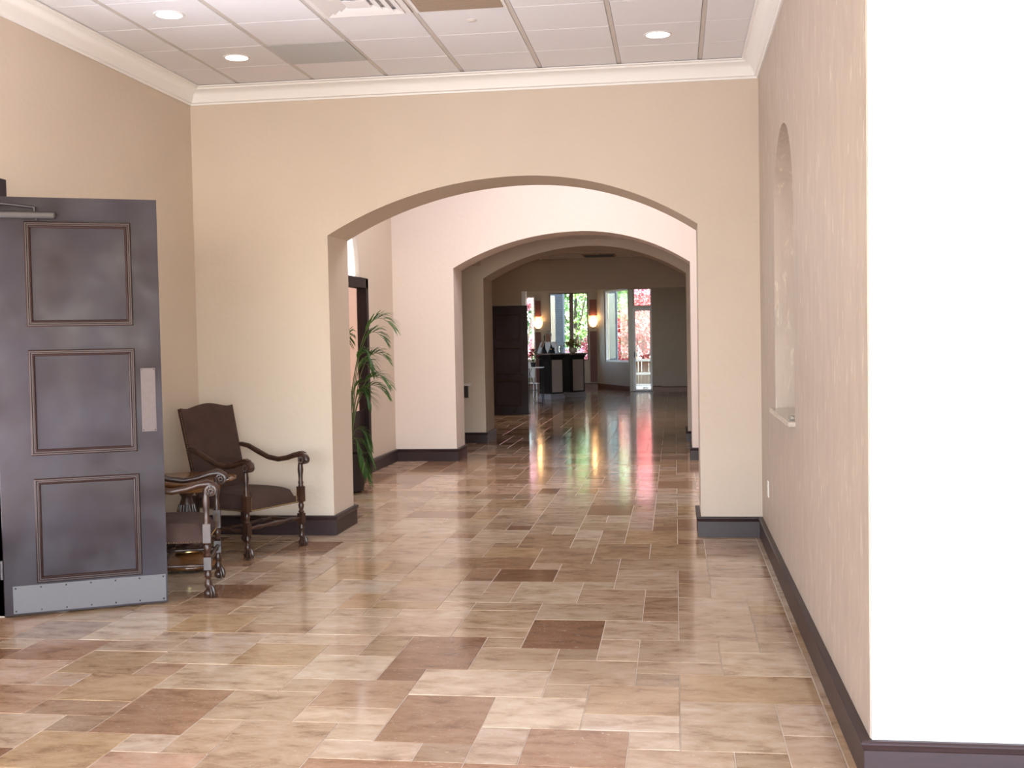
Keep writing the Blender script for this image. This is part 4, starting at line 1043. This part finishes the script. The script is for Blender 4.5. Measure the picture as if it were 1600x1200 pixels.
    for j in range(rows):
        for i in range(n):
            a = j*(n+1)+i; z = .90+(j+.5)*.57/rows; th_ = (-PI/2+2*PI*(i+.5)/n) % (2*PI)
            arm = z > 1.22 and (abs(math.cos(th_)) > .86)
            if not arm: fs.append((a, a+1, a+n+2, a+n+1))
    v = MB().add(vs, fs).build('vest', M['vest'], t, smooth=True); sd_ = v.modifiers.new('s', 'SOLIDIFY'); sd_.thickness = .008
    MB().box(.075, .125, -.158, -.150, 1.28, 1.298).build('name_badge', M['gold'], t, bevel=.002)
    T_ = [(0, 0, .95), (.10, 0, .88), (.11, -.02, .49), (.115, .01, .07), (-.10, 0, .88), (-.11, -.02, .49), (-.115, .01, .07)]
    skin_obj('trousers', T_, [(0, 1), (1, 2), (2, 3), (0, 4), (4, 5), (5, 6)], [(.17, .125), .10, .072, .062, .10, .072, .062], M['vest'], t)
    for s in (-1, 1):
        MB().ball((s*.122, -.06, .042), .05, 12, 8, .8, .95, 2.7).build('shoe', M['black'], t, smooth=True)
    return t
clerk((-3.40, 31.35, .002), math.radians(-8))
ph = tag(MB().box(-.012, .012, -.025, .025, -.08, .08).build('phone_handset', M['black'], bevel=.006, loc=(-3.495, 31.24, 1.585)), 'black phone handset held to the ear of the clerk', 'phone')
ph.rotation_euler = (math.radians(20), 0, 0)

# ------------------------------------------------------------------ outside
g = MB().box(-30, 20, 36.6, 75, -.3, -.06); struct('ground', g, M['lawn'])
struct('patio', MB().box(-6, 8, 33.73, 39.5, -.2, -.03), M['paving'])
def brick_column(label, x, y, w_, h, rz=0):
    t = thing('brick_column', label, 'column', (x, y, -.06), rz)
    MB().box(-w_/2+.006, w_/2-.006, -w_/2+.006, w_/2-.006, 0, h).build('core', M['mortar'], t)
    b = MB(); z = 0; r = 0
    while z < h-.06:
        n = max(2, round(w_/.21)); L_ = w_/n; off = (r % 2)*L_/2
        for sdx in range(4):
            b.T = Matrix.Rotation(sdx*PI/2, 4, 'Z')
            e = [-w_/2]+[q for q in [-w_/2+off+k*L_ for k in range(n+1)] if -w_/2+.01 < q < w_/2-.01]+[w_/2]
            for q in range(len(e)-1): b.box(e[q]+.004, e[q+1]-.004, -w_/2, -w_/2+.02, z+.005, z+.062)
        z += .067; r += 1
    b.T = Matrix.Identity(4); b.build('bricks', M['brick'], t, kind='stuff')
    MB().box(-w_/2-.04, w_/2+.04, -w_/2-.04, w_/2+.04, h, h+.08).build('cap', M['mortar'], t, bevel=.01)
    return t
brick_column('grey brick column outside the angled foyer window', -2.10, 38.0, .50, 4.2)
brick_column('grey brick column outside the middle foyer window, behind the clerk', -3.95, 38.4, .62, 4.2)
# wooden gate with white rails beyond the glass door
t = thing('garden_gate', 'cedar board gate with pale rails beyond the glass door', 'gate', (-.98, 36.4, -.03))
for k in range(5): MB().box(-.27+k*.11, -.165+k*.11, 0, .03, .10, .86).build('board', M['gatewood'], t, bevel=.004)
for z in (.06, .42, .84): MB().box(-.30, .30, -.035, 0, z, z+.075).build('rail', M['casing'], t, bevel=.004)
for x in (-.30, .29): MB().box(x-.03, x+.03, -.03, .04, 0, .98).build('post', M['casing'], t, bevel=.004)
RT = random.Random(21)
def tree(name, label, cat, x, y, zc, rx, ry, rz_, n, m_, size=.09, trunk=True, group=None):
    t = thing(name, label, cat, (x, y, -.06), 0, group)
    lf = MB(); vs = lf.v; fs = lf.f
    blobs = [(RT.uniform(-1, 1)*rx*.7, RT.uniform(-1, 1)*ry*.7, zc+RT.uniform(-1, 1)*rz_*.8, RT.uniform(.25, .5)) for _ in range(16)]
    for k in range(n):
        bx_, by_, bz_, br = RT.choice(blobs); a = RT.uniform(0, 2*PI); e = math.acos(RT.uniform(-1, 1)); r_ = br*RT.uniform(.5, 1.05)*min(rx, rz_)*1.1
        c = Vector((bx_+r_*math.sin(e)*math.cos(a), by_+r_*math.sin(e)*math.sin(a), max(.1, bz_+r_*math.cos(e))))
        u_ = Vector((RT.uniform(-1, 1), RT.uniform(-1, 1), RT.uniform(-1, 1))).normalized()*size*RT.uniform(.6, 1.2); v_ = u_.orthogonal().normalized()*u_.length*.5; n_ = u_.cross(v_).normalized()*size*.12
        i0 = len(vs); vs += [tuple(c-u_), tuple(c+v_), tuple(c+u_), tuple(c-v_), tuple(c+n_)]; fs += [(i0, i0+1, i0+4), (i0+1, i0+2, i0+4), (i0+2, i0+3, i0+4), (i0+3, i0, i0+4)]
    me = lf.mesh('crown', M[m_]); o = bpy.data.objects.new('crown', me); o.parent = t; o['kind'] = 'stuff'; col.objects.link(o)
    tk = MB()
    tk.tube([(0, 0, 0), (.05, 0, zc*.4), (-.04, .03, zc*.8), (.02, 0, zc+rz_*.4)], [.12, .09, .07, .03], 8)
    for k in range(5):
        a = k*1.3; tk.tube([(0, 0, zc*.5+k*.1), (rx*.35*math.cos(a), ry*.35*math.sin(a), zc*.8+k*.12), (rx*.6*math.cos(a), ry*.6*math.sin(a), zc+rz_*.35)], [.05, .03, .012], 6)
    tk.build('trunk', M['bark'], t, smooth=True)
    return t
G_ = 'garden trees beyond the foyer windows'
tree('tree', 'bright green tree behind the middle foyer window', 'tree', -3.7, 44, 2.6, 1.6, 1.2, 2.2, 4200, 'leafg', .10, group=G_)
tree('tree', 'pale green tree right of the middle foyer window mullion', 'tree', -1.6, 46.5, 2.6, 1.5, 1.2, 2.3, 4200, 'leafg', .10, group=G_)
tree('tree', 'dark green tree further back behind the foyer windows', 'tree', -4.4, 52, 3.2, 3.2, 1.5, 2.8, 5000, 'leafd', .16, group=G_)
tree('tree', 'green and red tree seen in the angled foyer window', 'tree', -2.45, 41.6, 2.6, .5, .7, 2.0, 3600, 'leafg', .08, group=G_)
tree('japanese_maple', 'red-leaved maple filling the view through the glass door', 'tree', -1.05, 40.6, 1.7, 1.2, .8, 1.35, 6500, 'leafr', .07, group=G_)
tree('japanese_maple', 'pink-leaved maple top above the glass door transom', 'tree', -.6, 43.0, 3.6, 1.2, .9, 1.4, 4200, 'leafp', .09, group=G_)
tree('japanese_maple', 'pink maple at the far left foyer window', 'tree', -5.4, 41, 2.2, .7, .7, 1.9, 3800, 'leafp', .08, group=G_)
tree('shrub', 'dark red shrub below the angled foyer window', 'shrub', -2.55, 39.4, .8, .6, .5, .8, 2600, 'leafr', .06, group=G_)
tree('shrub', 'low pale shrub under the middle foyer window', 'shrub', -3.3, 40.5, .7, .9, .6, .6, 2600, 'leafp', .06, group=G_)
# pale garden wall closing the view
gw = thing('garden_wall', 'pale rendered garden wall far beyond the trees', 'wall', (-3, 55, -.06))
MB().box(-16, 16, 0, .3, 0, 1.5).build('render_panel', M['white'], gw); MB().box(-16.05, 16.05, -.05, .35, 1.5, 1.6).build('coping', M['mortar'], gw)
